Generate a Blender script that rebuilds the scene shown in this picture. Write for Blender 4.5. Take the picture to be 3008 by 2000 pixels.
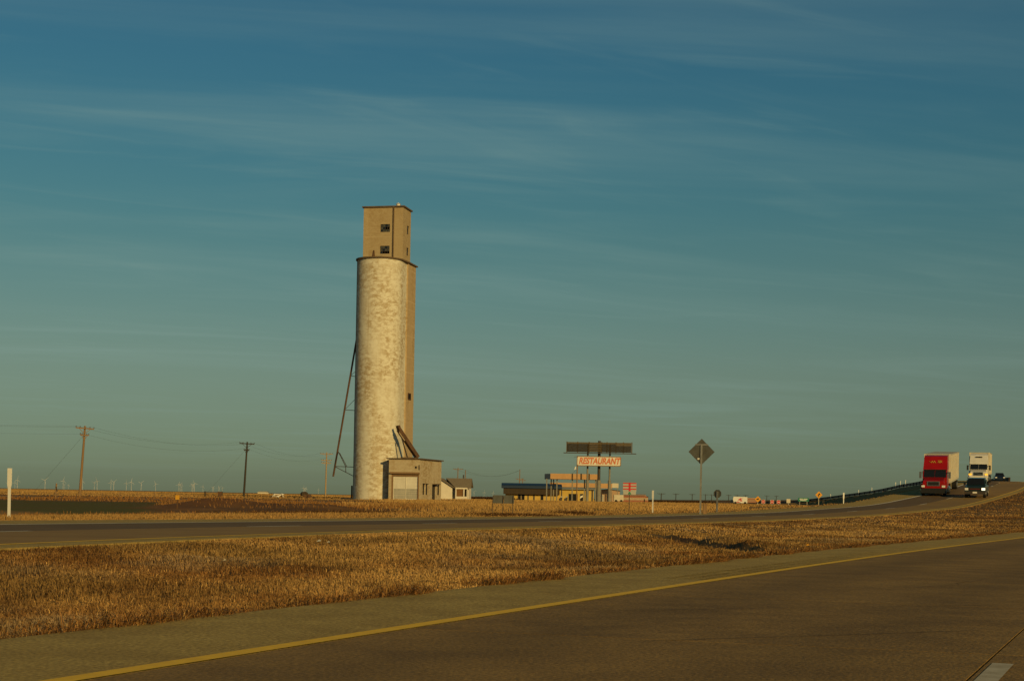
import bpy, math, random
import numpy as np
from mathutils import Vector, Matrix
random.seed(7); rng = np.random.default_rng(11)
scene = bpy.context.scene; C = scene.collection
for o in list(bpy.data.objects): bpy.data.objects.remove(o)

# ------------------------------------------------------------------ camera
PW, PH = 3008.0, 2000.0
F = 4600.0                    # focal length in photograph pixels
H = 0.85                      # eye height above the near pavement
ROLL = math.atan(0.0186)
HORIZON_V = 1461.0            # photograph row of the horizon at the centre column
cam = bpy.data.cameras.new('camera'); cam.sensor_width = 36.0
cam.lens = 36.0 * F / PW
cam.shift_y = (HORIZON_V - PH / 2) / PW
cam.clip_start = 0.1; cam.clip_end = 60000
camo = bpy.data.objects.new('camera', cam); C.objects.link(camo)
camo.matrix_world = Matrix.Translation((0, 0, H)) @ Matrix.Rotation(math.radians(90), 4, 'X') @ Matrix.Rotation(ROLL, 4, 'Z')
scene.camera = camo

# ------------------------------------------------------------------ light
SUN_EL, SUN_AZ = 18.0, 28.0   # azimuth: degrees to the right of straight behind the camera
sd = Vector((math.sin(math.radians(SUN_AZ)) * math.cos(math.radians(SUN_EL)),
             -math.cos(math.radians(SUN_AZ)) * math.cos(math.radians(SUN_EL)), math.sin(math.radians(SUN_EL))))
sl = bpy.data.lights.new('sun', 'SUN'); sl.energy = 2.9; sl.angle = math.radians(0.53); sl.color = (1.0, 0.70, 0.27)
so = bpy.data.objects.new('sun', sl); C.objects.link(so); so.rotation_euler = sd.to_track_quat('Z', 'Y').to_euler(); so.location = (0, 0, 80)

world = bpy.data.worlds.new('World'); scene.world = world; world.use_nodes = True
nt = world.node_tree; N = nt.nodes; L = nt.links
for n in list(N): N.remove(n)
def wn(t, **k):
    n = N.new(t)
    for a, b in k.items(): setattr(n, a, b)
    return n
out = wn('ShaderNodeOutputWorld'); bg = wn('ShaderNodeBackground'); bg.inputs['Strength'].default_value = 0.1
L.new(bg.outputs[0], out.inputs[0])
sky = wn('ShaderNodeTexSky', sky_type='NISHITA', sun_disc=False, sun_elevation=math.radians(SUN_EL),
         sun_rotation=math.radians(180 - SUN_AZ), air_density=1.0, dust_density=1.0, ozone_density=1.0, altitude=1000)
tc = wn('ShaderNodeTexCoord'); sep = wn('ShaderNodeSeparateXYZ'); L.new(tc.outputs['Generated'], sep.inputs[0])
tint = wn('ShaderNodeValToRGB'); tint.color_ramp.interpolation = 'CARDINAL'
L.new(sep.outputs['Z'], tint.inputs[0])
SKY_TINT = [(0.0, (.186, .240, .220)), (.016, (.196, .250, .230)), (.093, (.278, .335, .265)), (.178, (.205, .375, .318)), (.30, (.155, .38, .39)), (1.0, (.15, .31, .33))]
el = tint.color_ramp.elements
while len(el) < len(SKY_TINT): el.new(0.5)
for e_, (p_, c_) in zip(el, SKY_TINT): e_.position = p_; e_.color = (*c_, 1)
mul = wn('ShaderNodeMix', data_type='RGBA', blend_type='MULTIPLY'); mul.inputs[0].default_value = 1
L.new(sky.outputs[0], mul.inputs['A']); L.new(tint.outputs[0], mul.inputs['B'])
# thin cirrus: noise on a flat layer overhead, stretched into long streaks
def wmath(op, a, b=None, clamp=False):
    m = wn('ShaderNodeMath', operation=op, use_clamp=clamp)
    for i, x in enumerate((a, b)):
        if x is None: continue
        if isinstance(x, (int, float)): m.inputs[i].default_value = x
        else: L.new(x, m.inputs[i])
    return m.outputs[0]
zz = wmath('ADD', wmath('MAXIMUM', sep.outputs['Z'], 0.0), 0.035)
comb = wn('ShaderNodeCombineXYZ'); L.new(wmath('DIVIDE', sep.outputs['X'], zz), comb.inputs[0]); L.new(wmath('DIVIDE', sep.outputs['Y'], zz), comb.inputs[1])
def streak(scale, rot, sx, sy, det, lo, hi, dist=0.6, off=(0, 0)):
    m0 = wn('ShaderNodeMapping'); m0.inputs['Rotation'].default_value = (0, 0, math.radians(-rot)); m0.inputs['Location'].default_value = (*off, 0); L.new(comb.outputs[0], m0.inputs[0])
    mp = wn('ShaderNodeMapping'); mp.inputs['Scale'].default_value = (sx, sy, 1); L.new(m0.outputs[0], mp.inputs[0])
    nz = wn('ShaderNodeTexNoise'); nz.inputs['Scale'].default_value = scale; nz.inputs['Detail'].default_value = det
    nz.inputs['Roughness'].default_value = 0.55; nz.inputs['Distortion'].default_value = dist
    L.new(mp.outputs[0], nz.inputs['Vector'])
    mr = wn('ShaderNodeMapRange', interpolation_type='SMOOTHSTEP'); mr.inputs['From Min'].default_value = lo; mr.inputs['From Max'].default_value = hi
    L.new(nz.outputs[0], mr.inputs[0]); return mr.outputs[0]
CL = [streak(0.6, 14, .5, 1.4, 7, .42, .8, 1.1, (5.2, 8.4)), streak(1.9, 22, .4, 1.4, 9, .48, .82, 1.6, (2.3, 6.2))]
cover = streak(.16, 0, 1, 1, 3, .32, .62, .3, (1.3, 5.1))
cl = wmath('ADD', wmath('MULTIPLY', CL[0], 0.75), wmath('MULTIPLY', CL[1], 0.35), True)
cl = wmath('MULTIPLY', cl, wmath('ADD', wmath('MULTIPLY', cover, .8), .25))
fade = wn('ShaderNodeMapRange'); fade.inputs['From Min'].default_value = 0.0; fade.inputs['From Max'].default_value = 0.05
L.new(sep.outputs['Z'], fade.inputs[0])
CLOUD_AMT = 0.42
cf = wmath('MULTIPLY', wmath('MULTIPLY', cl, fade.outputs[0]), CLOUD_AMT)
cmix = wn('ShaderNodeMix', data_type='RGBA', blend_type='MIX'); L.new(cf, cmix.inputs[0]); L.new(mul.outputs['Result'], cmix.inputs['A'])
cmix.inputs['B'].default_value = (2.3, 3.4, 3.0, 1)
L.new(cmix.outputs['Result'], bg.inputs['Color'])

vs = scene.view_settings; vs.view_transform = 'Standard'; vs.look = 'None'; vs.exposure = 0; vs.gamma = 1
try: vs.use_curve_mapping = False
except Exception: pass

# ------------------------------------------------------------------ helpers
cR, sR = math.cos(ROLL), math.sin(ROLL)
def at(u, v, Y):
    """world point seen at photograph pixel (u, v) at distance Y"""
    xp = (u - PW / 2) * cR + (v - HORIZON_V) * sR; yp = -(u - PW / 2) * sR + (v - HORIZON_V) * cR
    return Vector((xp / F * Y, Y, H - yp / F * Y))
def atx(u, Y): return at(u, HORIZON_V + (u - PW / 2) * math.tan(ROLL), Y).x

class MB:
    def __init__(s): s.v = []; s.f = []; s.sm = []
    def add(s, vs_, fs, smooth=False):
        b = len(s.v); s.v += [tuple(p) for p in vs_]
        for f in fs: s.f.append([b + i for i in f]); s.sm.append(smooth)
        return s
    def box(s, x0, x1, y0, y1, z0, z1):
        vs_ = [(x, y, z) for z in (z0, z1) for y in (y0, y1) for x in (x0, x1)]
        return s.add(vs_, [(0, 2, 3, 1), (4, 5, 7, 6), (0, 1, 5, 4), (2, 6, 7, 3), (0, 4, 6, 2), (1, 3, 7, 5)])
    def prism(s, poly, z0, z1, axis='z', smooth=False):
        """poly extruded: axis z -> poly is (x,y); axis x -> poly is (y,z)"""
        n = len(poly)
        if axis == 'z': P = [(a, b, z0) for a, b in poly] + [(a, b, z1) for a, b in poly]
        elif axis == 'x': P = [(z0, a, b) for a, b in poly] + [(z1, a, b) for a, b in poly]
        else: P = [(a, z0, b) for a, b in poly] + [(a, z1, b) for a, b in poly]
        s.add(P, [tuple(range(n))[::-1], tuple(range(n, 2 * n))])
        return s.add(P, [(i, (i + 1) % n, n + (i + 1) % n, n + i) for i in range(n)], smooth)
    def tube(s, p0, p1, r0, r1=None, n=8, caps=True):
        r1 = r0 if r1 is None else r1
        p0 = Vector(p0); p1 = Vector(p1); d = (p1 - p0).normalized()
        a = d.orthogonal().normalized(); b = d.cross(a)
        R0 = [p0 + (a * math.cos(2 * math.pi * i / n) + b * math.sin(2 * math.pi * i / n)) * r0 for i in range(n)]
        R1 = [p1 + (a * math.cos(2 * math.pi * i / n) + b * math.sin(2 * math.pi * i / n)) * r1 for i in range(n)]
        s.add(R0 + R1, [(i, (i + 1) % n, n + (i + 1) % n, n + i) for i in range(n)], n > 5)
        if caps: s.add(R0 + R1, [tuple(range(n))[::-1], tuple(range(n, 2 * n))])
        return s
    def bar(s, p0, p1, w, h):
        """rectangular bar"""
        p0 = Vector(p0); p1 = Vector(p1); d = (p1 - p0).normalized()
        up = Vector((0, 0, 1)) if abs(d.z) < .95 else Vector((0, 1, 0))
        a = d.cross(up).normalized() * w / 2; b = a.cross(d).normalized() * h / 2
        P = [p + q for p in (p0, p1) for q in (-a - b, a - b, a + b, -a + b)]
        return s.add(P, [(0, 1, 2, 3), (7, 6, 5, 4), (0, 4, 5, 1), (1, 5, 6, 2), (2, 6, 7, 3), (3, 7, 4, 0)])
    def quad(s, *p): return s.add(p, [tuple(range(len(p)))])
    def mesh(s, name, m):
        me = bpy.data.meshes.new(name); me.from_pydata(s.v, [], s.f)
        me.polygons.foreach_set('use_smooth', s.sm)
        if m is not None: me.materials.append(m)
        me.update(); return me
    def build(s, name, m, parent=None, **k):
        o = bpy.data.objects.new(name, s.mesh(name, m)); C.objects.link(o)
        if parent is not None: o.parent = parent
        tag(o, **k); return o
def tag(o, label=None, cat=None, group=None, kind=None):
    if label: o['label'] = label
    if cat: o['category'] = cat
    if group: o['group'] = group
    if kind: o['kind'] = kind
    return o
def thing(name, label, cat, loc=(0, 0, 0), rotz=0, group=None):
    o = bpy.data.objects.new(name, None); C.objects.link(o); o.location = loc; o.rotation_euler = (0, 0, rotz); o.empty_display_size = .2
    return tag(o, label, cat, group)
def copy_tree(o, parent=None):
    c = o.copy(); C.objects.link(c); c.parent = parent
    for ch in list(o.children): copy_tree(ch, c)
    return c
def put(name, me, parent=None, loc=None, **k):
    o = bpy.data.objects.new(name, me); C.objects.link(o)
    if parent is not None: o.parent = parent
    if loc is not None: o.location = loc
    return tag(o, **k)

# ------------------------------------------------------------------ numpy value noise
def _h(ix, iy, seed):
    n = (ix.astype(np.int64) * 374761393 + iy.astype(np.int64) * 668265263 + seed * 1442695041) & 0x7fffffff
    n = ((n ^ (n >> 13)) * 1274126177) & 0x7fffffff
    return ((n ^ (n >> 16)) & 0xffff) / 65535.0
def vnoise(x, y, seed=0):
    x = np.asarray(x, float); y = np.asarray(y, float)
    ix = np.floor(x); iy = np.floor(y); fx = x - ix; fy = y - iy; fx = fx * fx * (3 - 2 * fx); fy = fy * fy * (3 - 2 * fy)
    a = _h(ix, iy, seed); b = _h(ix + 1, iy, seed); c = _h(ix, iy + 1, seed); d = _h(ix + 1, iy + 1, seed)
    return (a * (1 - fx) + b * fx) * (1 - fy) + (c * (1 - fx) + d * fx) * fy
def fbm(x, y, oct=4, seed=0):
    s = 0; a = .5; t = 0
    for i in range(oct): s = s + a * vnoise(x * 2 ** i, y * 2 ** i, seed + i * 17); t += a; a *= .55
    return s / t
def sstep(x, a, b):
    t = np.clip((x - a) / (b - a), 0, 1); return t * t * (3 - 2 * t)

# ------------------------------------------------------------------ materials
def mat(name, base, rough=.8, metal=0, var=.0, vscale=2.0, col2=None, bump=0.0, bscale=30.0, spec=.3, emit=None, estr=0, attr=None, coords='Object', detail=5, stretch=(1, 1, 1), lo=.35, hi=.65, coat=0, wheel=False):
    m = bpy.data.materials.new(name); m.use_nodes = True
    t = m.node_tree; n = t.nodes; b = n['Principled BSDF']
    b.inputs['Roughness'].default_value = rough; b.inputs['Metallic'].default_value = metal
    b.inputs['Specular IOR Level'].default_value = spec
    b.inputs['Coat Weight'].default_value = coat
    if emit: b.inputs['Emission Color'].default_value = (*emit, 1); b.inputs['Emission Strength'].default_value = estr
    b.inputs['Base Color'].default_value = (*base, 1)
    src = None
    if attr:
        a = n.new('ShaderNodeAttribute'); a.attribute_name = attr; src = a.outputs['Color']
    if col2 is not None or var or bump:
        tcn = n.new('ShaderNodeTexCoord'); mp = n.new('ShaderNodeMapping'); mp.inputs['Scale'].default_value = stretch
        t.links.new(tcn.outputs[coords], mp.inputs[0])
    if col2 is not None or var:
        nz = n.new('ShaderNodeTexNoise'); nz.inputs['Scale'].default_value = vscale; nz.inputs['Detail'].default_value = detail; nz.inputs['Roughness'].default_value = .65
        t.links.new(mp.outputs[0], nz.inputs['Vector'])
        mr = n.new('ShaderNodeMapRange'); mr.inputs['From Min'].default_value = lo; mr.inputs['From Max'].default_value = hi
        t.links.new(nz.outputs[0], mr.inputs[0])
        mx = n.new('ShaderNodeMix'); mx.data_type = 'RGBA'; t.links.new(mr.outputs[0], mx.inputs[0])
        if src is None:
            c2 = col2 if col2 is not None else tuple(x * (1 - var) for x in base)
            mx.inputs['A'].default_value = (*base, 1); mx.inputs['B'].default_value = (*c2, 1)
        else:
            dk = n.new('ShaderNodeMix'); dk.data_type = 'RGBA'; dk.blend_type = 'MULTIPLY'; dk.inputs[0].default_value = 1
            dk.inputs['B'].default_value = (1 - var,) * 3 + (1,); t.links.new(src, dk.inputs['A'])
            t.links.new(src, mx.inputs['A']); t.links.new(dk.outputs['Result'], mx.inputs['B'])
        src = mx.outputs['Result']
    if wheel:
        # tyre-polished wheel paths, aggregate grain, from the lateral position stored on the slabs
        la = n.new('ShaderNodeAttribute'); la.attribute_name = 'lat'
        def mth(op, a_, b_=None):
            q = n.new('ShaderNodeMath'); q.operation = op
            for i_, v_ in enumerate((a_, b_)):
                if v_ is None: continue
                if isinstance(v_, (int, float)): q.inputs[i_].default_value = v_
                else: t.links.new(v_, q.inputs[i_])
            return q.outputs[0]
        wp = mth('POWER', mth('ABSOLUTE', mth('SINE', mth('MULTIPLY', la.outputs['Fac'], math.pi / 1.8))), 3)
        gr = n.new('ShaderNodeTexNoise'); gr.inputs['Scale'].default_value = 38; gr.inputs['Detail'].default_value = 3; t.links.new(mp.outputs[0], gr.inputs['Vector'])
        sp = n.new('ShaderNodeMapRange'); sp.inputs['From Min'].default_value = .36; sp.inputs['From Max'].default_value = .64; sp.inputs['To Min'].default_value = .72; sp.inputs['To Max'].default_value = 1.28; t.links.new(gr.outputs[0], sp.inputs[0])
        fac = mth('MULTIPLY', sp.outputs[0], mth('SUBTRACT', 1.06, mth('MULTIPLY', wp, .2)))
        wm = n.new('ShaderNodeMix'); wm.data_type = 'RGBA'; wm.blend_type = 'MULTIPLY'; wm.inputs[0].default_value = 1; cv = n.new('ShaderNodeCombineColor')
        for i_ in range(3): t.links.new(fac, cv.inputs[i_])
        t.links.new(src, wm.inputs['A']); t.links.new(cv.outputs[0], wm.inputs['B']); src = wm.outputs['Result']
    if src is not None: t.links.new(src, b.inputs['Base Color'])
    if bump:
        nb = n.new('ShaderNodeTexNoise'); nb.inputs['Scale'].default_value = bscale; nb.inputs['Detail'].default_value = 4
        t.links.new(mp.outputs[0], nb.inputs['Vector'])
        bp = n.new('ShaderNodeBump'); bp.inputs['Strength'].default_value = bump; bp.inputs['Distance'].default_value = .02
        t.links.new(nb.outputs[0], bp.inputs['Height']); t.links.new(bp.outputs[0], b.inputs['Normal'])
    return m
M = {}
M['ground'] = mat('ground', (.2, .1, .03), .95, attr='Col', var=.35, vscale=9, bump=.6, bscale=14, spec=.1)
M['blade'] = mat('dry_grass', (.4, .24, .08), .8, attr='Col', spec=.15)
M['conc_slab'] = mat('concrete_slab', (.285, .17, .043), .85, col2=(.2, .117, .03), vscale=1.1, bump=.5, bscale=45, detail=10, spec=.25, wheel=True)
M['conc_slab2'] = mat('concrete_slab_worn', (.275, .163, .042), .85, col2=(.185, .108, .028), vscale=1.6, bump=.5, bscale=45, detail=10, spec=.25, wheel=True)
M['joint'] = mat('joint_tar', (.035, .027, .015), .9)
M['crack'] = mat('crack_sealant', (.12, .072, .022), .9)
M['shoulder'] = mat('shoulder_concrete', (.42, .295, .082), .9, col2=(.31, .21, .056), vscale=1.4, bump=.5, bscale=45, detail=10, spec=.2, wheel=True)
M['rumble'] = mat('rumble_groove', (.2, .155, .085), .9, col2=(.15, .115, .06), vscale=12)
M['lane_brown'] = mat('worn_asphalt', (.31, .185, .045), .85, col2=(.24, .14, .035), vscale=.35, stretch=(1, 1, 1), detail=7, bump=.2, bscale=40)
M['lane_dark'] = mat('dark_asphalt', (.165, .10, .033), .85, col2=(.13, .077, .025), vscale=.4, detail=7, bump=.2, bscale=40)
M['yellow_paint'] = mat('yellow_road_paint', (.9, .54, .012), .7, col2=(.74, .42, .012), vscale=9, detail=8, lo=.4, hi=.75)
M['white_paint'] = mat('white_road_paint', (.82, .74, .54), .7, col2=(.6, .52, .34), vscale=9, detail=8, lo=.4, hi=.75)
M['dash_paint'] = mat('worn_white_paint', (.52, .46, .32), .75, col2=(.36, .30, .18), vscale=7, detail=9)
M['white'] = mat('white_plastic', (.78, .74, .62), .6)
M['galv'] = mat('galvanised_steel', (.42, .40, .34), .55, metal=.75, col2=(.3, .28, .22), vscale=3)
M['sign_back'] = mat('aluminium_sign_back', (.125, .125, .105), .6, metal=.3, col2=(.09, .085, .065), vscale=2)
M['dark_steel'] = mat('dark_steel', (.06, .055, .045), .6, metal=.4, col2=(.09, .06, .04), vscale=2)
M['rust'] = mat('rusty_steel', (.14, .07, .03), .85, col2=(.07, .04, .022), vscale=2.5)
M['wood'] = mat('weathered_wood', (.30, .18, .08), .9, col2=(.21, .125, .055), vscale=3, stretch=(4, 4, .4))
M['wood_dark'] = mat('creosote_wood', (.04, .034, .024), .9, col2=(.065, .05, .03), vscale=3, stretch=(4, 4, .4))
M['wood_pale'] = mat('pale_wood', (.45, .31, .15), .9, col2=(.33, .22, .1), vscale=3, stretch=(4, 4, .4))
M['wire'] = mat('line_wire', (.05, .05, .045), .6)
M['glass_dark'] = mat('dark_glass', (.012, .013, .012), .12, spec=.6)
M['hole'] = mat('dark_opening', (.012, .010, .007), .95)
M['tyre'] = mat('tyre_rubber', (.015, .014, .012), .9)
M['rim'] = mat('wheel_rim', (.35, .34, .3), .4, metal=.8)
M['chrome'] = mat('chrome', (.6, .6, .58), .25, metal=1)
M['red_paint'] = mat('red_truck_paint', (.34, .005, .003), .4, coat=.3, col2=(.27, .004, .002), vscale=1.2)
M['white_truck'] = mat('white_truck_paint', (.7, .66, .55), .4, coat=.3, col2=(.6, .56, .46), vscale=1.2)
M['trailer'] = mat('trailer_panel', (.62, .56, .42), .55, col2=(.52, .46, .33), vscale=.8)
M['black_plastic'] = mat('black_plastic', (.015, .015, .014), .6)
M['car_dark'] = mat('dark_green_paint', (.012, .03, .033), .3, coat=.5)
M['car_blue'] = mat('dark_blue_paint', (.01, .02, .04), .35, coat=.4)
M['lamp'] = mat('headlight', (.8, .78, .7), .15, spec=.8)
M['headlit'] = mat('lit_headlight', (.9, .88, .8), .2, emit=(1, .9, .6), estr=1.6)
M['amber'] = mat('lit_amber_light', (.9, .4, .02), .3, emit=(1, .42, .02), estr=1.3)
M['turbine'] = mat('turbine_white', (.5, .5, .47), .6)

# ------------------------------------------------------------------ road geometry
def make_path(S, x0, y0, psi0, kn, kv, zn, zv):
    k = np.interp(S, kn, kv); ds = S[1] - S[0]
    psi = np.concatenate([[0], np.cumsum((k[1:] + k[:-1]) / 2) * ds]); psi = psi - np.interp(0, S, psi) + psi0
    pm = (psi[1:] + psi[:-1]) / 2
    X = np.concatenate([[0], np.cumsum(np.sin(pm)) * ds]); Y = np.concatenate([[0], np.cumsum(np.cos(pm)) * ds])
    X = X - np.interp(0, S, X) + x0; Y = Y - np.interp(0, S, Y) + y0
    Z = np.interp(S, zn, zv); kk = np.hanning(27); kk = kk / kk.sum(); Z = np.convolve(np.pad(Z, 13, mode='edge'), kk, 'valid')
    return dict(S=S, X=X, Y=Y, Z=Z, psi=psi)
far = make_path(np.arange(-90., 760., 1.), -5.8822, 24.0, .24557,
    [-90, -20, 0, 30, 60, 90, 120, 150, 200, 300, 400, 500, 600], [0, .0021, .00218, .00233, .00257, .00176, -.00051, -.00304, -.00134, -.00051, -.0013, -.00138, 0],
    [-90, 0, 30, 60, 90, 120, 150, 180, 220, 260, 320, 400, 500, 580, 660], [.11, .111, -.045, -.107, .085, .737, 2.309, 3.559, 4.45, 5.208, 5.74, 5.45, 3.05, .6, .2])
near = make_path(np.arange(-90., 420., 1.), -1.1132, 9.0, .3882,
    [-90, 30, 100, 140, 200, 300], [.0006, .0006, .0003, -.0015, -.0015, 0],
    [-90, 0, 20, 40, 60, 90, 130, 180, 240, 320], [0, 0, -.038, -.123, -.181, -.1, .9, 2.6, 4.2, 5.2])
def rp(P, s, d, dz=0.0):
    """point on road P at station s, offset d to the right"""
    x = np.interp(s, P['S'], P['X']); y = np.interp(s, P['S'], P['Y']); z = np.interp(s, P['S'], P['Z']); p = np.interp(s, P['S'], P['psi'])
    return Vector((float(x + d * np.cos(p)), float(y - d * np.sin(p)), float(z + dz)))
def heading(P, s): return float(np.interp(s, P['S'], P['psi']))
def s_at_u(P, d, u, lo=-20., hi=150.):
    ss = np.arange(lo, hi, .1); best = None
    x = np.interp(ss, P['S'], P['X']); y = np.interp(ss, P['S'], P['Y']); z = np.interp(ss, P['S'], P['Z']); p = np.interp(ss, P['S'], P['psi'])
    X = x + d * np.cos(p); Y = y - d * np.sin(p); xp = F * X / Y; yp = F * (H - z) / Y
    uu = PW / 2 + xp * cR - yp * sR; return float(ss[np.argmin(abs(uu - u) + (Y < 2) * 1e6)])
def s_at_Y(P, d, Y):
    y = P['Y'] - d * np.sin(P['psi']); return float(P['S'][np.argmin(abs(y - Y))])
def ribbon(P, s0, s1, d0, d1, dz, step=2.0, thick=None, mb=None, nl=1):
    mb = mb or MB(); n = max(1, int(math.ceil((s1 - s0) / step)))
    rows = []
    for i in range(n + 1):
        s = s0 + (s1 - s0) * i / n
        rows.append([rp(P, s, d0 + (d1 - d0) * j / nl, dz) for j in range(nl + 1)])
    V = [p for r in rows for p in r]; w = nl + 1
    mb.add(V, [(i * w + j, i * w + j + 1, (i + 1) * w + j + 1, (i + 1) * w + j) for i in range(n) for j in range(nl)])
    if thick:
        for j, sgn in ((0, 1), (nl, -1)):
            A = [rows[i][j] for i in range(n + 1)]; B = [a - Vector((0, 0, thick)) for a in A]
            mb.add(A + B, [((i, i + 1, n + 2 + i, n + 1 + i) if sgn > 0 else (i + 1, i, n + 1 + i, n + 2 + i)) for i in range(n)])
    return mb

def nearest(P, x, y, stride=3):
    px, py, pz, pp = (P[k][::stride] for k in ('X', 'Y', 'Z', 'psi')); pS = P['S'][::stride]
    D = np.empty(len(x)); Zr = np.empty(len(x)); Sr = np.empty(len(x))
    for a in range(0, len(x), 20000):
        xx = x[a:a + 20000]; yy = y[a:a + 20000]
        i = np.argmin((xx[:, None] - px) ** 2 + (yy[:, None] - py) ** 2, axis=1)
        dx = xx - px[i]; dy = yy - py[i]
        t = dx * np.sin(pp[i]) + dy * np.cos(pp[i]); D[a:a + 20000] = dx * np.cos(pp[i]) - dy * np.sin(pp[i])
        Sr[a:a + 20000] = pS[i] + t; end = (i == 0) | (i == len(px) - 1)
        Zr[a:a + 20000] = np.interp(pS[i] + t, P['S'], P['Z'])
    return D, Zr, Sr
FO, FI = -10.35, .75           # far carriageway: outer and inner pavement edges
NI, NO = -1.57, 10.3            # near carriageway edges
BGC = [(-51, 185, -.2, 45), (-39, 230, .1, 40), (-20, 236, .36, 45), (-39, 330, .35, 60), (10, 420, .15, 90), (-8, 275, .28, 30), (-10, 80, -.05, 30), (20, 110, .15, 30), (60, 330, .1, 80), (90, 560, .3, 80)]
def zbg(x, y):
    num = np.full(np.shape(x), .12 * .06); den = np.full(np.shape(x), .06)
    for cx, cy, cz, r in BGC:
        w = np.exp(-((x - cx) ** 2 + (y - cy) ** 2) / (2 * r * r)); num = num + w * cz; den = den + w
    z = num / den
    # low spoil mounds beyond the verge
    for u, Y, hh, rx, ry in ((600, 92, .2, 1.6, 5), (655, 94, .3, 2.0, 5), (790, 96, .16, 3.2, 5), (890, 92, .18, 2.6, 4), (960, 90, .12, 2.0, 4)):
        cx = (u - 1504) / F * Y; z = z + hh * np.exp(-((x - cx) / rx) ** 2 - ((y - Y) / ry) ** 2)
    return z
def ground_z(x, y, full=False):
    x = np.asarray(x, float); y = np.asarray(y, float)
    df, zf, sf = nearest(far, x, y); dn, zn, sn = nearest(near, x, y); b = zbg(x, y)
    # outside of the far carriageway
    e = -(df - FO); Lw = np.where(zf - b > .8, np.maximum(1.4, 1.35 * (zf - b)), 6.); w = sstep(e, .3, .3 + Lw)
    zA = (zf - .03) * (1 - w) + b * w - .16 * np.exp(-((e - 9) / 3.5) ** 2) * (np.abs(zf - b) < 1.5)
    # median
    a = np.maximum(df - FI, 0); c = np.maximum(NI - dn, 0); t = a / np.maximum(a + c, .01); ts = t * t * (3 - 2 * t)
    zB = (zf - .03) * (1 - ts) + (zn - .03) * ts - .13 * np.minimum(1, (a + c) / 12) * 4 * t * (1 - t)
    zB = zB + (.05 * (fbm(x * .9, y * .9, 3, 5) - .5) + .16 * (fbm(x * .16, y * .16, 3, 9) - .5)) * np.clip(np.minimum(a, c) / 1.5, 0, 1)
    # small cut bank in the median, its face turned away from the sun
    xb = x - 4.77 + (y - 29.6) * .036; bk = sstep(xb, -.1, .06) - sstep(xb, .2, 1.8); zB = zB + .17 * bk * sstep(y, 28.8, 31) * (1 - sstep(y, 40, 45)) * (.35 + 1.0 * vnoise(y * .9, y * 0, 4))
    # right of the near carriageway
    g = dn - NO; w2 = sstep(g, .3, 25); zC = (zn - .03) * (1 - w2) + np.minimum(b, zn) * w2
    on_f = (df >= FO) & (df <= FI); on_n = (dn >= NI) & (dn <= NO)
    z = np.where(df < FO, zA, np.where(dn > NO, zC, zB))
    z = np.where(on_f, zf - .13, z); z = np.where(on_n, zn - .13, z)
    if full: return z, df, dn, sf, sn
    return z
def gz(x, y): return float(ground_z(np.array([x]), np.array([y]))[0])

# ground sheet: polar grid that thins out to the horizon
ang = np.concatenate([np.arange(-180, -44, 4.), np.arange(-44, 44, .15), np.arange(44, 180, 4.)]) * math.pi / 180
rad = np.concatenate([[.5, 1, 1.6], 2.2 * 1.021 ** np.arange(0, 470)]); rad = rad[rad < 34000]
AA, RR = np.meshgrid(ang, rad); gx = (RR * np.sin(AA)).ravel(); gy = (RR * np.cos(AA)).ravel()
gzv, gdf, gdn, gsf, gsn = ground_z(gx, gy, True)
na, nr = len(ang), len(rad)
idx = np.arange(na * nr).reshape(nr, na); nxt = np.roll(idx, -1, axis=1)
quads = np.stack([idx[:-1], nxt[:-1], nxt[1:], idx[1:]], axis=-1).reshape(-1, 4)[:, ::-1]
def np_mesh(name, co, faces, m, col=None, k=4):
    me = bpy.data.meshes.new(name); nv = len(co); nf = len(faces)
    me.vertices.add(nv); me.vertices.foreach_set('co', np.ascontiguousarray(co, dtype=np.float32).ravel())
    me.loops.add(nf * k); me.loops.foreach_set('vertex_index', np.ascontiguousarray(faces, dtype=np.int32).ravel())
    me.polygons.add(nf); me.polygons.foreach_set('loop_start', np.arange(0, nf * k, k, dtype=np.int32))
    me.update(calc_edges=True)
    if col is not None:
        a = me.color_attributes.new('Col', 'FLOAT_COLOR', 'POINT')
        a.data.foreach_set('color', np.concatenate([col, np.ones((nv, 1))], axis=1).astype(np.float32).ravel())
    me.materials.append(m); return me
def mixc(A, B, t): return A * (1 - t[:, None]) + B * t[:, None]
STRAW = np.array((.41, .245, .078)); RUSTY = np.array((.205, .098, .027)); GREY = np.array((.24, .165, .085)); BROWN = np.array((.13, .062, .02)); GREEN = np.array((.13, .112, .02)); TAN = np.array((.36, .21, .07)); GRAVEL = np.array((.42, .31, .17)); DIRT = np.array((.24, .105, .03))
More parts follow.
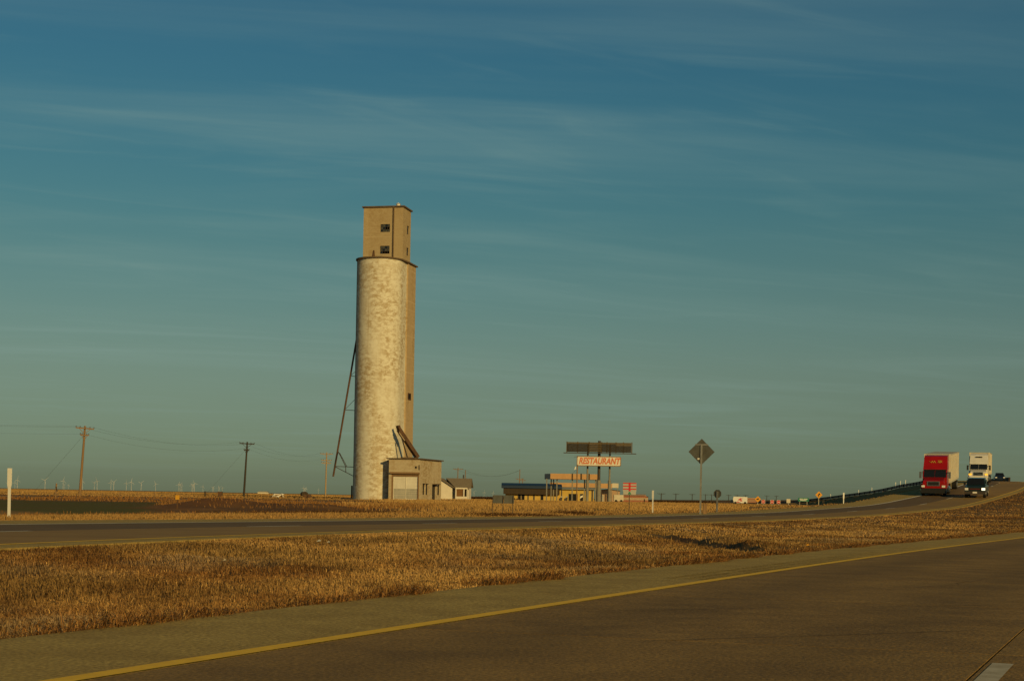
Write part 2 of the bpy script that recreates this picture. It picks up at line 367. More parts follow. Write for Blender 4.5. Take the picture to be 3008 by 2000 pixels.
def ground_col(x, y, df, dn):
    n = len(x); n1 = fbm(x * .06, y * .03, 4, 1); n2 = fbm(x * .5, y * .25, 4, 2); n3 = fbm(x * .02, y * .006, 4, 3)
    col = np.tile(TAN, (n, 1)); u = 1504 + F * x / np.maximum(y, 1)
    col = mixc(col, BROWN * 1.2, sstep(n1, .55, .75) * .5)
    # far fields in broad bands
    col = mixc(col, TAN * .8, sstep(n3, .5, .62) * (y > 250))
    # rusty weeds between verge and elevator
    wl = sstep(y, 62, 75) * (1 - sstep(y, 175, 200)) * (1 - sstep(u, 1150, 1450))
    col = mixc(col, mixc(np.tile(BROWN * 1.3, (n, 1)), RUSTY * 1.5, sstep(n2, .3, .7)), wl * sstep(n1, .2, .45))
    # green winter wheat on the left
    gw = sstep(y, 58, 63) * (1 - sstep(y, 112, 122)) * (1 - sstep(u + 160 * (n1 - .5) * 2, 430, 520)) + .8 * sstep(y, 62, 66) * (1 - sstep(y, 70, 78)) * sstep(u, 560, 640) * (1 - sstep(u, 1180, 1330)) * sstep(n2, .42, .55)
    col = mixc(col, GREEN * (1 + 0 * x)[:, None], np.clip(gw, 0, 1) * (.55 + .45 * sstep(n2, .3, .55)))
    # farm track
    tr = np.exp(-((y - 172 - .05 * x) / 5) ** 2) * (x < -18) * (x > -90) ; col = mixc(col, GRAVEL, np.clip(tr * 1.2, 0, 1))
    dk = np.exp(-((y - 192 - .05 * x) / 6) ** 2) * (x < -15); col = mixc(col, BROWN * .7, np.clip(dk, 0, 1) * .8)
    # spoil mounds
    for uu, Y, rx, ry in ((612, 92, 2.2, 5), (655, 94, 1.8, 5), (500, 80, 1.6, 3)):
        cx = (uu - 1504) / F * Y; col = mixc(col, DIRT, np.clip(1.4 * np.exp(-((x - cx) / rx) ** 2 - ((y - Y) / ry) ** 2), 0, 1))
    # straw verge of the far carriageway
    e = -(df - FO); vg = (e > -1) * (1 - sstep(e, 7, 13)); col = mixc(col, STRAW * .85, vg * (.6 + .4 * n2))
    med = (df > FI - 1) & (dn < NI + 1)
    cm = mixc(np.tile(RUSTY * .75, (n, 1)), STRAW * .55, sstep(n2, .35, .7)); cm = mixc(cm, GREY * .6, sstep(n1, .5, .7) * .6)
    col = np.where(med[:, None], cm, col)
    return col
gcol = ground_col(gx, gy, gdf, gdn)
me = np_mesh('ground', np.stack([gx, gy, gzv], 1), quads, M['ground'], gcol); me.polygons.foreach_set('use_smooth', np.ones(len(quads), bool))
put('ground', me, kind='structure', label='flat straw coloured plain with median and verges reaching the horizon')

# near carriageway
near_road = ribbon(near, -60, 330, NI, NO, -.045, thick=.3, nl=4).build('near_road', M['joint'], kind='structure', label='concrete carriageway of the near lanes')
def set_lat(o, d0, d1):
    co = np.array([v.co for v in o.data.vertices]); dl, _, _ = nearest(near, co[:, 0], co[:, 1], 1)
    a_ = o.data.attributes.new('lat', 'FLOAT', 'POINT'); a_.data.foreach_set('value', (dl - d0).astype(np.float32))
SL = 4.57; SK = math.tan(math.radians(5.5))
for (d0, d1) in ((.03, 3.6), (3.615, 7.2)):
    for k in range(-3, 18):
        s0 = k * SL + 1.2; mb = MB(); g = .007; n = 3; rows = []
        for i in range(n + 1):
            f = i / n; ss = s0 + g + (SL - 2 * g) * f
            rows.append([rp(near, ss + SK * d, d, 0) for d in (d0, (d0 + d1) / 2, d1)])
        V = [p for r in rows for p in r]; mb.add(V, [(i * 3 + j, i * 3 + j + 1, i * 3 + j + 4, i * 3 + j + 3) for i in range(n) for j in (0, 1)])
        lower = [p - Vector((0, 0, .04)) for p in V]
        ring = [0, 1, 2, 5, 8, 11, 10, 9, 6, 3]; b = len(mb.v)
        mb.add([V[i] for i in ring] + [lower[i] for i in ring], [(i, 10 + i, 10 + (i + 1) % 10, (i + 1) % 10) for i in range(10)])
        so_ = mb.build('slab', M['conc_slab' if (k + (d0 > 1)) % 2 else 'conc_slab2'], near_road)
        set_lat(so_, d0, d1)
for (d0, d1) in ((.03, 3.6), (3.63, 7.2)):
    set_lat(ribbon(near, 17.9 * SL + 1.6, 330, d0, d1, .0, thick=.04).build('lane', M['conc_slab'], near_road), d0, d1)
    set_lat(ribbon(near, -60, -3 * SL + 1.1, d0, d1, .0, thick=.04).build('lane', M['conc_slab'], near_road), d0, d1)
sh = ribbon(near, -60, 330, NI, 0.0, .0, thick=.12, nl=3).build('paved_shoulder', M['shoulder'], near_road)
ribbon(near, -60, 330, 7.24, NO, .0, thick=.12, nl=3).build('paved_shoulder', M['shoulder'], near_road)
ribbon(near, -60, 330, -.11, .02, .004, step=1.5).build('yellow_line', M['yellow_paint'], near_road)
ribbon(near, -60, 330, 7.3, 7.42, .004, step=1.5).build('white_line', M['white_paint'], near_road)
sD = s_at_u(near, 3.69, 2942, -10, 40)
for k in range(-2, 9):
    s1 = sD + 12.19 * k
    ribbon(near, s1 - 3.05, s1, 3.645, 3.755, .004, step=1).build('lane_dash', M['dash_paint'], near_road)
# tar-sealed cracks wandering over the slabs
for (s0, d0, s1, d1, sd_) in ((3.5, .5, 6.6, 3.3, 1), (7.2, .3, 9.4, 2.4, 2), (9.0, 2.2, 14.5, 2.9, 3), (13.5, .4, 15.2, 3.4, 4), (17.0, 1.0, 24.0, 2.1, 5), (1.2, 1.6, 3.4, 3.4, 6), (22, .3, 24, 3.4, 7)):
    mb = MB(); n = 26; pts = []
    for i in range(n + 1):
        f = i / n; w = .16 * (float(fbm(np.array([f * 6.]), np.array([sd_ * 3.]), 3, 90)[0]) - .5) * 2; pts.append((s0 + (s1 - s0) * f + w, min(3.55, max(.1, d0 + (d1 - d0) * f + w))))
    for i in range(n):
        ww = .004 + .004 * float(vnoise(np.array([i * .7]), np.array([sd_ * 1.]), 3)[0])
        a, b = rp(near, *pts[i], .003), rp(near, *pts[i + 1], .003); q = Vector((-(b - a).y, (b - a).x, 0)).normalized() * ww
        mb.quad(a - q, b - q, b + q, a + q)
    mb.build('crack_seal', M['crack'], near_road)
# milled rumble strip beside the yellow line
mb = MB()
for i in range(0, 300):
    s0 = 9 + i * .24
    for d0 in (-.62, -.42, -.24): 
        a = rp(near, s0, d0, .004); b = rp(near, s0, d0 + .11, .004); c = rp(near, s0 + .10, d0 + .11, .004); d = rp(near, s0 + .10, d0, .004); m_ = (a + c) / 2 + Vector((0, 0, .005))
        mb.add([a, b, c, d, m_], [(0, 1, 4), (1, 2, 4), (2, 3, 4), (3, 0, 4)])
mb.build('rumble_strip', M['shoulder'], near_road, kind='stuff')

# far carriageway
far_road = ribbon(far, -85, 700, FO, FI, -.03, thick=.35, nl=6).build('far_road', M['lane_dark'], kind='structure', label='carriageway of the oncoming lanes climbing to the overpass')
ribbon(far, -85, 700, FO, -7.42, 0, thick=.03).build('paved_shoulder', M['shoulder'], far_road)
ribbon(far, -85, 700, -7.42, -3.72, .0, thick=.03).build('lane', M['lane_dark'], far_road)
ribbon(far, -85, 700, -3.72, -.06, .0, thick=.03).build('lane', M['lane_brown'], far_road)
ribbon(far, -85, 700, -.06, FI, .0, thick=.03).build('paved_shoulder', M['shoulder'], far_road)
ribbon(far, -85, 400, -7.42, -7.20, .004).build('white_line', M['white_paint'], far_road)
ribbon(far, -85, 400, -.08, .07, .004).build('yellow_line', M['yellow_paint'], far_road)
sA = s_at_u(far, -3.68, 86)
for k in range(-3, 26):
    s1 = sA + 12.19 * k; ribbon(far, s1 - 3.05, s1, -3.74, -3.61, .004, step=1.5).build('lane_dash', M['white_paint'], far_road)

# ------------------------------------------------------------------ dry grass (uncountable: blades as stuff)
def blades(name, x, y, z, hgt, wid, col, lean=.35, bias=(0, 0), label=None, cat=None, col_tip=1.15):
    n = len(x); a = rng.uniform(0, 2 * math.pi, n); ca, sa = np.cos(a), np.sin(a)
    lx = rng.normal(0, lean, n) * hgt + bias[0] * hgt; ly = rng.normal(0, lean, n) * hgt + bias[1] * hgt
    w = wid / 2
    # blades mostly turn a face to the viewer's side, three vertices + bend
    p0 = np.stack([x - ca * w, y - sa * w, z - .02], 1); p1 = np.stack([x + ca * w, y + sa * w, z - .02], 1)
    mx, my, mz = x + lx * .35, y + ly * .35, z + hgt * .6
    p2 = np.stack([mx + ca * w * .8, my + sa * w * .8, mz], 1); p3 = np.stack([mx - ca * w * .8, my - sa * w * .8, mz], 1)
    p4 = np.stack([x + lx, y + ly, z + hgt * np.clip(1 - .35 * (np.abs(lx) + np.abs(ly)) / np.maximum(hgt, .01), .35, 1)], 1)
    co = np.stack([p0, p1, p2, p3, p4], 1).reshape(-1, 3)
    b = np.arange(n)[:, None] * 5
    tri = np.concatenate([b + np.array([[0, 1, 2]]), b + np.array([[0, 2, 3]]), b + np.array([[3, 2, 4]])], 1).reshape(-1, 3)
    c5 = np.repeat(col, 5, axis=0)
    me = np_mesh(name, co, tri, M['blade'], c5, 3)
    o = put(name, me, kind='stuff', label=label, cat=cat); return o
def sample_median(n):
    # positions spread evenly over the picture: dense near, thinner far
    Y = np.exp(rng.uniform(math.log(7.5), math.log(190), n)); u = rng.uniform(-350, 3350, n); X = (u - 1504) / F * Y
    return X, Y
X, Y = sample_median(1250000); z, df, dn, sf, sn = ground_z(X, Y, True)
k = (df > FI + .02) & (dn < NI - .02) & (sf > -40)
edge = np.minimum(df - FI, NI - dn)
n1 = fbm(X * .35, Y * .22, 4, 21); n2 = fbm(X * 1.7, Y * 1.1, 3, 22)
k &= rng.uniform(0, 1, len(X)) < np.clip(.35 + 1.2 * (n2 - .25), .15, 1)
# bare soil on the face of the small cut bank
xb = X - 4.77 + (Y - 29.6) * .036; bank = (xb > -.4) & (xb < .04) & (Y > 28.5) & (Y < 45); k &= ~(bank & (rng.uniform(0, 1, len(X)) < .95))
X, Y, z, df, dn, n1, n2 = (a[k] for a in (X, Y, z, df, dn, n1, n2)); edge = edge[k]
n3 = fbm(X * .09, Y * .05, 3, 23)
col = mixc(np.tile(RUSTY, (len(X), 1)), STRAW, sstep(n1, .28, .57)); col = mixc(col, GREY, sstep(fbm(X * .5, Y * .3, 3, 31), .52, .72) * .85)
col = mixc(col, STRAW * 1.15, (rng.uniform(0, 1, len(X)) < .10) * 1.0); col = mixc(col, RUSTY * .9, (rng.uniform(0, 1, len(X)) < .15) * .8)
col = mixc(col, RUSTY * 1.25, sstep(Y, 70, 140) * .55)
col *= (rng.uniform(.74, 1.2, len(X)) * (.78 + .72 * sstep(fbm(X * .7, Y * .35, 3, 77), .25, .75)))[:, None]
hgt = (.02 + .075 * n2 ** 1.3 + .035 * rng.uniform(0, 1, len(X))) * (.75 + .5 * n1); hgt *= np.clip(.5 + edge * .6, .5, 1)
hgt = np.where(rng.uniform(0, 1, len(X)) < .02, hgt * 1.6, hgt)
blades('dry_grass', X, Y, z, hgt, (.003 + .00034 * Y) * rng.uniform(.6, 1.2, len(X)), col, .75, (-.12, .1), 'dry straw and rust coloured grass covering the median between both carriageways', 'grass')
print('median blades', len(X))
# matted brown fringe hanging over the near pavement edge
n = 42000; s = -6 + 78 * rng.uniform(0, 1, n) ** 1.5; lump = fbm(s * .9, s * 0, 3, 41); d = NI + .16 * (lump - .5) * 2 - np.abs(rng.normal(0, .2, n)); p = np.interp(s, near['S'], near['psi'])
X = np.interp(s, near['S'], near['X']) + d * np.cos(p); Y = np.interp(s, near['S'], near['Y']) - d * np.sin(p); z = np.interp(s, near['S'], near['Z']) - .03
k = rng.uniform(0, 1, n) < sstep(lump, .15, .6) * 1.0 + .25; X, Y, z, lump, p = (a[k] for a in (X, Y, z, lump, p))
col = mixc(np.tile(RUSTY * 1.75, (len(X), 1)), STRAW * 1.1, (rng.uniform(0, 1, len(X)) < .16) * 1.0); col *= rng.uniform(.55, 1.2, len(X))[:, None]
blades('grass_fringe', X, Y, z, (.02 + .13 * sstep(lump, .3, .8)) * rng.uniform(.4, 1.3, len(X)), .003 + .00036 * Y, col, .95, (.5, -.2), 'matted rust brown grass fringe along the near shoulder edge', 'grass')
# verge beyond the far carriageway and the weeds behind it
N_ = 400000; Y = np.exp(rng.uniform(math.log(28), math.log(215), N_)); u = rng.uniform(-1100, 3200, N_); X = (u - 1504) / F * Y
z, df, dn, sf, sn = ground_z(X, Y, True); e = -(df - FO)
n1 = fbm(X * .12, Y * .05, 4, 51); n2 = fbm(X * .8, Y * .3, 3, 52)
green = sstep(Y, 58, 63) * (1 - sstep(Y, 112, 122)) * (1 - sstep(u + 160 * (fbm(X * .06, Y * .03, 4, 1) - .5) * 2, 430, 520))
verge = (e > .1) & (e < 12); weed = (e >= 12) & (green < .4) & (Y < 205) & (sf < 130); verge &= (e < 1.6) | (sf < 112)
kp = np.where(verge, .95 * sstep(12 - e, 0, 4) + .1, np.where(weed, .30 * sstep(n1, .3, .6) * (u < 2400), 0))
k = (rng.uniform(0, 1, N_) < kp) & (e > .1); X, Y, z, e, n1, n2, u = (a[k] for a in (X, Y, z, e, n1, n2, u))
straw_side = sstep(u, 1050, 1500) + (e < 9) * 1.0
col = mixc(np.tile(RUSTY * 1.35, (len(X), 1)), STRAW, np.clip(straw_side, 0, 1) * (.55 + .45 * n2)); col *= rng.uniform(.75, 1.15, len(X))[:, None]
hg = np.where(e < 12, .07 + .12 * n2, .10 + .22 * n1) * rng.uniform(.6, 1.2, len(X)) * np.where(e < 1.2, .5, 1)
blades('verge_grass', X, Y, z, hg, .004 + .00032 * Y, col, .3, (-.1, .05), 'straw coloured grass and weeds on the verge beyond the far carriageway', 'grass')
print('verge blades', len(X))
# tall straw field in front of the station
N_ = 110000; Y = rng.uniform(88, 330, N_); u = rng.uniform(950, 2200, N_); X = (u - 1504) / F * Y; z, df, dn, sf, sn = ground_z(X, Y, True)
n2 = fbm(X * .25, Y * .06, 3, 61); k = (-(df - FO) > 10) & (rng.uniform(0, 1, N_) < (.25 + n2 * .8) * sstep(u + 300 * (n2 - .5), 1000, 1350))
k &= ~((X > -22) & (X < -5) & (Y > 222) & (Y < 262))
X, Y, z, n2 = (a[k] for a in (X, Y, z, n2)); col = np.tile(STRAW * 1.1, (len(X), 1)) * (rng.uniform(.88, 1.1, len(X)) * (.8 + .4 * n2))[:, None]
blades('straw_field', X, Y, z, (.16 + .22 * n2) * rng.uniform(.7, 1.15, len(X)), .006 + .00028 * Y, col, .3, (0, 0), 'tall golden straw grass standing in front of the service station', 'grass')
# stubble of the far fields
N_ = 90000; Y = np.exp(rng.uniform(math.log(196), math.log(1500), N_)); u = rng.uniform(-400, 3300, N_); X = (u - 1504) / F * Y; z, df, dn, sf, sn = ground_z(X, Y, True)
k = (-(df - FO) > 25) & ~((u > 1000) & (u < 1400) & (Y > 215) & (Y < 300)) & ~((u > 1440) & (u < 1920) & (Y > 380) & (Y < 460))
X, Y, z = X[k], Y[k], z[k]; n2 = fbm(X * .01, Y * .004, 3, 71)
col = mixc(np.tile(STRAW * 1.05, (len(X), 1)), TAN * .8, sstep(n2, .5, .7)) * rng.uniform(.75, 1.15, len(X))[:, None]
blades('field_stubble', X, Y, z, np.where(Y < 230, .12, .2) * rng.uniform(.7, 1.2, len(X)), .01 + .0007 * Y, col, .2, (0, 0), 'pale tan stubble covering the flat fields out to the horizon', 'field')
# dark scrub clumps on the verge and round the buildings
def scrub(name, spots, label, dark=.8):
    xs, ys, hs, cs = [], [], [], []
    for (u, Y, r, hh) in spots:
        n = 260; x = atx(u, Y) + rng.normal(0, r, n); y = Y + rng.normal(0, r, n); xs.append(x); ys.append(y); hs.append(hh * rng.uniform(.4, 1.1, n)); cs.append(np.tile(BROWN * dark, (n, 1)) * rng.uniform(.5, 1.3, n)[:, None])
    x = np.concatenate(xs); y = np.concatenate(ys); blades(name, x, y, ground_z(x, y), np.concatenate(hs), .004 + .0004 * y, np.concatenate(cs), .45, (0, 0), label, 'weeds')
scrub('dark_weeds', [(1445, 80, .5, .22), (1400, 78, .7, .2), (1500, 82, .5, .2), (1560, 84, .8, .18), (1610, 84, .8, .16), (1670, 92, .6, .25), (1700, 93, .5, .28), (1885, 84, .7, .12), (1905, 83, .5, .12), (2040, 101, .7, .15), (2078, 101, .6, .15), (760, 70, 1.0, .25), (830, 71, .9, .25), (930, 75, 1.2, .3), (1020, 78, 1, .3), (1080, 76, 1.2, .25)], 'dark brown weed clumps growing along the far verge')
scrub('scrub_line', [(1388 + i * 9, 330 + 6 * (i % 3), 1.2, .9) for i in range(12)] + [(1910 + i * 22, 520, 2.0, .9) for i in range(8)], 'low dark scrub on the skyline between house and station', .6)

# ------------------------------------------------------------------ grain elevator
def weathered(name, c1, c2, c3, streak=True):
    m = bpy.data.materials.new(name); m.use_nodes = True; t = m.node_tree; n = t.nodes; l = t.links; b = n['Principled BSDF']; b.inputs['Roughness'].default_value = .9; b.inputs['Specular IOR Level'].default_value = .15
    tcn = n.new('ShaderNodeTexCoord')
    def nz(scale, sx, sy, sz, lo, hi, det=7, rough=.65, dist=0.):
        mp = n.new('ShaderNodeMapping'); mp.inputs['Scale'].default_value = (sx, sy, sz); l.new(tcn.outputs['Object'], mp.inputs[0])
        q = n.new('ShaderNodeTexNoise'); q.inputs['Scale'].default_value = scale; q.inputs['Detail'].default_value = det; q.inputs['Roughness'].default_value = rough; q.inputs['Distortion'].default_value = dist; l.new(mp.outputs[0], q.inputs['Vector'])
        r = n.new('ShaderNodeMapRange'); r.inputs['From Min'].default_value = lo; r.inputs['From Max'].default_value = hi; l.new(q.outputs[0], r.inputs[0]); return r.outputs[0]
    def mix(a, bb, f, mode='MIX'):
        x = n.new('ShaderNodeMix'); x.data_type = 'RGBA'; x.blend_type = mode
        for inp, v in (('A', a), ('B', bb)):
            if isinstance(v, tuple): x.inputs[inp].default_value = (*v, 1)
            else: l.new(v, x.inputs[inp])
        if isinstance(f, float): x.inputs[0].default_value = f
        else: l.new(f, x.inputs[0])
        return x.outputs['Result']
    big = nz(.22, 1.5, 1.5, .5, .36, .58); peel = nz(1.25, .9, .9, 1.7, .44, .56, 12, .76, .3)
    mm = n.new('ShaderNodeMath'); mm.operation = 'MULTIPLY'; l.new(big, mm.inputs[0]); l.new(peel, mm.inputs[1])
    c = mix(c1, c2, mm.outputs[0]); c = mix(c, c3, nz(.5, 1.6, 1.6, .12, .56, .85, 6)); c = mix(c, c2, nz(2.2, .25, .25, 1.5, .6, .85, 5)); c = mix(c, c3, nz(.75, .02, .02, 4.0, .58, .7, 2)); c = mix(c, c2, nz(1.1, 2.2, 2.2, .05, .62, .9, 5))
    l.new(c, b.inputs['Base Color'])
    bp = n.new('ShaderNodeBump'); bp.inputs['Strength'].default_value = .35; bp.inputs['Distance'].default_value = .03; l.new(peel, bp.inputs['Height']); l.new(bp.outputs[0], b.inputs['Normal'])
    return m
M['silo'] = weathered('peeling_white_paint', (.70, .655, .50), (.43, .33, .185), (.56, .47, .30))
M['bare_conc'] = weathered('bare_tan_concrete', (.48, .355, .195), (.38, .27, .135), (.58, .46, .28))
M['head'] = weathered('tan_headhouse_wall', (.43, .33, .18), (.36, .26, .13), (.52, .42, .25))
M['shed'] = weathered('stained_shed_wall', (.52, .43, .27), (.36, .25, .12), (.42, .32, .18))
M['roof_edge'] = mat('dark_roof_edge', (.10, .065, .035), .9, col2=(.16, .11, .06), vscale=2)
M['door_white'] = mat('white_door_panel', (.76, .71, .56), .6, col2=(.66, .61, .47), vscale=2, stretch=(1, 1, .3))
M['door_grey'] = mat('grey_scuffed_door_panel', (.34, .33, .26), .6, col2=(.46, .43, .33), vscale=3, stretch=(1, 1, .3))
EY = 236.0; SC = F / EY
ROT = math.radians(-12.5)
bx = atx(1103, EY + 2); EZ = gz(bx, EY)
elev = thing('grain_elevator', 'tall weathered concrete grain elevator with a square headhouse on top', 'grain elevator', (bx, EY + 3.4, EZ - .15), ROT)
R_ = 3.5; ST = 36.7 - EZ
mb = MB(); n = 40; poly = []
for i in range(n + 1):
    a = math.pi + math.pi * i / n; poly.append((R_ * math.cos(a) , R_ * math.sin(a)))
poly = [(x, y) for x, y in poly] + [(R_, 2.4), (-R_, 2.4)]
mb.prism(poly, 0, ST, smooth=False)
mb.build('silo', M['silo'], elev)
for f in elev.children[0].data.polygons: f.use_smooth = False
MB().box(-R_ - .08, R_ + .22, 2.4, 6.6, 0, ST - .02).build('side_bin', M['bare_conc'], elev, label='bare tan concrete rear bin of the elevator')
# thin concrete roof slab with an overhang
mb = MB(); rr = R_ + .26
pr = [(rr * math.cos(math.pi + math.pi * i / n), rr * math.sin(math.pi + math.pi * i / n)) for i in range(n + 1)] + [(rr + .2, 2.4), (rr + .2, 6.95), (-rr, 6.95)]
mb.prism(pr, ST, ST + .2).build('roof_slab', M['roof_edge'], elev)
hx0, hx1, hy0, hy1, HB, HT = -2.55, 3.75, -.9, 3.2, ST + .2, 44.75 - EZ
# headhouse wall with window openings left in it
def wall_with_holes(mb, x0, x1, z0, z1, holes, y, depth, axis='y'):
    xs = sorted({x0, x1, *[h[0] for h in holes], *[h[1] for h in holes]}); zs = sorted({z0, z1, *[h[2] for h in holes], *[h[3] for h in holes]})
    for i in range(len(xs) - 1):
        for j in range(len(zs) - 1):
            cx, cz = (xs[i] + xs[i + 1]) / 2, (zs[j] + zs[j + 1]) / 2
            if any(h[0] < cx < h[1] and h[2] < cz < h[3] for h in holes): continue
            if axis == 'y': mb.quad((xs[i], y, zs[j]), (xs[i + 1], y, zs[j]), (xs[i + 1], y, zs[j + 1]), (xs[i], y, zs[j + 1]))
            else: mb.quad((y, xs[i], zs[j]), (y, xs[i + 1], zs[j]), (y, xs[i + 1], zs[j + 1]), (y, xs[i], zs[j + 1]))
    for h in holes:
        a, b, c, d = h
        q = [(a, c), (b, c), (b, d), (a, d)]
        for k in range(4):
            (p, r), (p2, r2) = q[k], q[(k + 1) % 4]
            if axis == 'y': mb.quad((p2, y, r2), (p, y, r), (p, y + depth, r), (p2, y + depth, r2))
            else: mb.quad((y, p, r), (y, p2, r2), (y + depth, p2, r2), (y + depth, p, r))
    return mb
W1 = (.15, 1.65, HT - 3.75, HT - 2.55); W2 = (.15, 1.65, HT - 7.05, HT - 5.85)
V1 = (1.2, 2.3, HT - 3.75, HT - 2.45); V2 = (1.2, 2.3, HT - 7.0, HT - 5.8)
mb = wall_with_holes(MB(), hx0, hx1, HB, HT, [W1, W2], hy0, .3); wall_with_holes(mb, hy0, hy1, HB, HT, [V1, V2], hx1, -.3, 'x')
mb.quad((hx0, hy1, HB), (hx0, hy0, HB), (hx0, hy0, HT), (hx0, hy1, HT)); mb.quad((hx1, hy1, HB), (hx0, hy1, HB), (hx0, hy1, HT), (hx1, hy1, HT))
mb.build('headhouse', M['head'], elev)
MB().box(hx0 - .22, hx1 + .22, hy0 - .22, hy1 + .22, HT, HT + .2).build('headhouse_roof', M['roof_edge'], elev)
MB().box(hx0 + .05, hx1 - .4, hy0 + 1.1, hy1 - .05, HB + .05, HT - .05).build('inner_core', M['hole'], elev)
def window(parent, x0, x1, z0, z1, y, nx, nz, missing=(), axis='y', sgn=1):
    w = MB(); t = .05
    def B(a0, a1, c0, c1, d0, d1):
        if axis == 'y': w.box(a0, a1, y + d0, y + d1, c0, c1)
        else: w.box(y - d1, y - d0, a0, a1, c0, c1)
    for i in range(nx + 1):
        x = x0 + (x1 - x0 - t) * i / nx; B(x, x + t, z0, z1, .1, .16)
    for j in range(nz + 1):
        z = z0 + (z1 - z0 - t) * j / nz; B(x0, x1, z, z + t, .105, .155)
    f = w.build('window', M['dark_steel'], parent)
    pw, ph = (x1 - x0) / nx, (z1 - z0) / nz
    for i in range(nx):
        for j in range(nz):
            if (i, j) in missing: continue
            p = MB(); a0, a1, c0, c1 = x0 + i * pw + t * .6, x0 + (i + 1) * pw - t * .1, z0 + j * ph + t * .6, z0 + (j + 1) * ph - t * .1
            if axis == 'y': p.box(a0, a1, y + .12, y + .135, c0, c1)
            else: p.box(y - .135, y - .12, a0, a1, c0, c1)
            p.build('pane', M['pane_dirty' if (i * 3 + j * 5) % 4 else 'glass_dark'], f)
    return f
M['pane_dirty'] = mat('dusty_pane', (.10, .10, .075), .35, spec=.5, col2=(.05, .05, .04), vscale=3)
window(elev, *W1, hy0, 4, 3, {(3, 1), (2, 1)}); window(elev, *W2, hy0, 4, 3, {(1, 0), (2, 0), (3, 0)})
window(elev, *V1, hx1, 3, 3, {(1, 1)}, 'x'); window(elev, *V2, hx1, 3, 3, {(0, 0)}, 'x')
MB().tube((2.25, hy0 - .1, HB), (2.25, hy0 - .1, HT), .11, n=8).build('seam_shade_tube', M['roof_edge'], elev)  # dark tube standing in for a shadow seam on the front wall
mb = MB(); mb.tube((2.6, .2, HT + .2), (2.6, .2, HT + .62), .3, .3, 10).tube((2.6, .2, HT + .62), (2.6, .2, HT + .85), .42, .06, 10); mb.build('roof_vent', M['white'], elev)
mb = MB(); mb.prism([(-1.1, HB), (-.6, HB), (-.72, HB + 1.35), (-.85, HB + 1.35)], hy0 - .14, hy0 - .03, 'y'); mb.build('leaning_sheet', M['rust'], elev)
MB().bar((-.9, -2.2, HB + .12), (.7, -1.6, HB + .3), .35, .12).build('roof_debris', M['pane_dirty'], elev)
# opening in the rear bin wall with a rusty frame
mb = MB(); oz = at(1190, 1161, EY + 5).z - EZ + .1
mb.box(R_ + .2, R_ + .30, 3.3, 4.9, oz - .55, oz + .5); f_ = mb.build('hatch', M['rust'], elev); MB().box(R_ + .26, R_ + .31, 3.5, 4.7, oz - .4, oz + .35).build('hatch_opening', M['hole'], f_)
# pipe down the left side and the loading spout with its braces
mb = MB(); lx, ly = -R_ - .1, -.25; mb.tube((lx, ly, .3), (lx, ly, ST + .1), .09, n=6); mb.tube((lx - .25, ly, .3), (lx - .25, ly, 2.2), .14, n=6); mb.build('side_pipe', M['dark_steel'], elev)
for z in np.arange(2, ST, 3.0): MB().bar((lx + .02, ly, z), (-R_ + .1, ly, z), .05, .05).build('pipe_bracket', M['dark_steel'], elev)
def lz(v): return at(1040, v, EY + 3.4).z - EZ + .15
def lxp(u): return -R_ - (1038 - u) / SC / math.cos(ROT)
PT = [(lxp(1040) - .05, ly, lz(985)), (lxp(973.5), ly, lz(1400))]
MB().tube(PT[0], PT[1], .15, n=8).build('loading_spout', M['rust'], elev)
for v, dv in ((1103, 15), (1203, 33)):
    f = (lz(v) - PT[0][2]) / (PT[1][2] - PT[0][2]); px_ = PT[0][0] + (PT[1][0] - PT[0][0]) * f
    MB().bar((px_, ly, lz(v)), (-R_, ly, lz(v) - .1), .09, .09).build('brace', M['dark_steel'], elev)
    MB().bar((px_, ly, lz(v)), (-R_, ly, lz(v - dv)), .05, .05).build('brace', M['dark_steel'], elev)
mb = MB()
MB().bar((lxp(978), ly, lz(1370)), (-R_, ly, lz(1371)), .1, .1).build('brace', M['dark_steel'], elev)
MB().bar((lxp(981), ly, lz(1372)), (-R_, ly, lz(1399)), .09, .09).build('brace', M['dark_steel'], elev)
mb.bar((lxp(979), ly - .3, lz(1370)), (lxp(990), ly - .3, lz(1327)), .07, .07).bar((lxp(990), ly - .3, lz(1327)), (lxp(1013), ly - .3, lz(1370)), .09, .09).bar((lxp(1013), ly - .3, lz(1370)), (lxp(1014), ly - .3, lz(1388)), .09, .09)
mb.bar((lxp(990), ly + .3, lz(1330)), (lxp(1013), ly + .3, lz(1370)), .07, .07).build('spout_frame', M['dark_steel'], elev)
MB().box(-R_ - .35, -R_ - .02, .4, 1.2, 0, .95).build('yellow_box', mat('yellow_cabinet', (.6, .42, .04), .6), elev)
# sloping chute from the silo down to the shed roof
def el(u, v, Y): # image point at distance Y in elevator-local coordinates
    p = at(u, v, Y) - Vector((bx, EY + 3.4, EZ - .15)); return Matrix.Rotation(-ROT, 3, 'Z') @ p
a, b = el(1172, 1262, EY - .5), el(1226, 1343, EY + 1.5)
d = (b - a).normalized(); side = d.cross(Vector((0, 1, 0))).normalized()
mb = MB(); mb.bar(a, b, .75, .55); mb.build('chute', M['rust'], elev)
mb = MB(); mb.bar(a + side * .02, a - d * .35 + Vector((0, 0, .35)), .8, .35); mb.build('chute_head', M['rust'], elev)
mb = MB(); mb.bar(a + d * .5 + Vector((0, -.42, .1)), b - d * 3.2 + Vector((0, -.42, .1)), .06, .5); mb.build('chute_side', mat('tan_sheet_metal', (.45, .36, .22), .7, col2=(.3, .2, .1), vscale=2), elev)  # paler tan sheet along the front side of the chute
MB().bar(el(1180, 1285, EY - .6), el(1197, 1345, EY - .6), .16, .16).build('chute_leg', M['dark_steel'], elev)

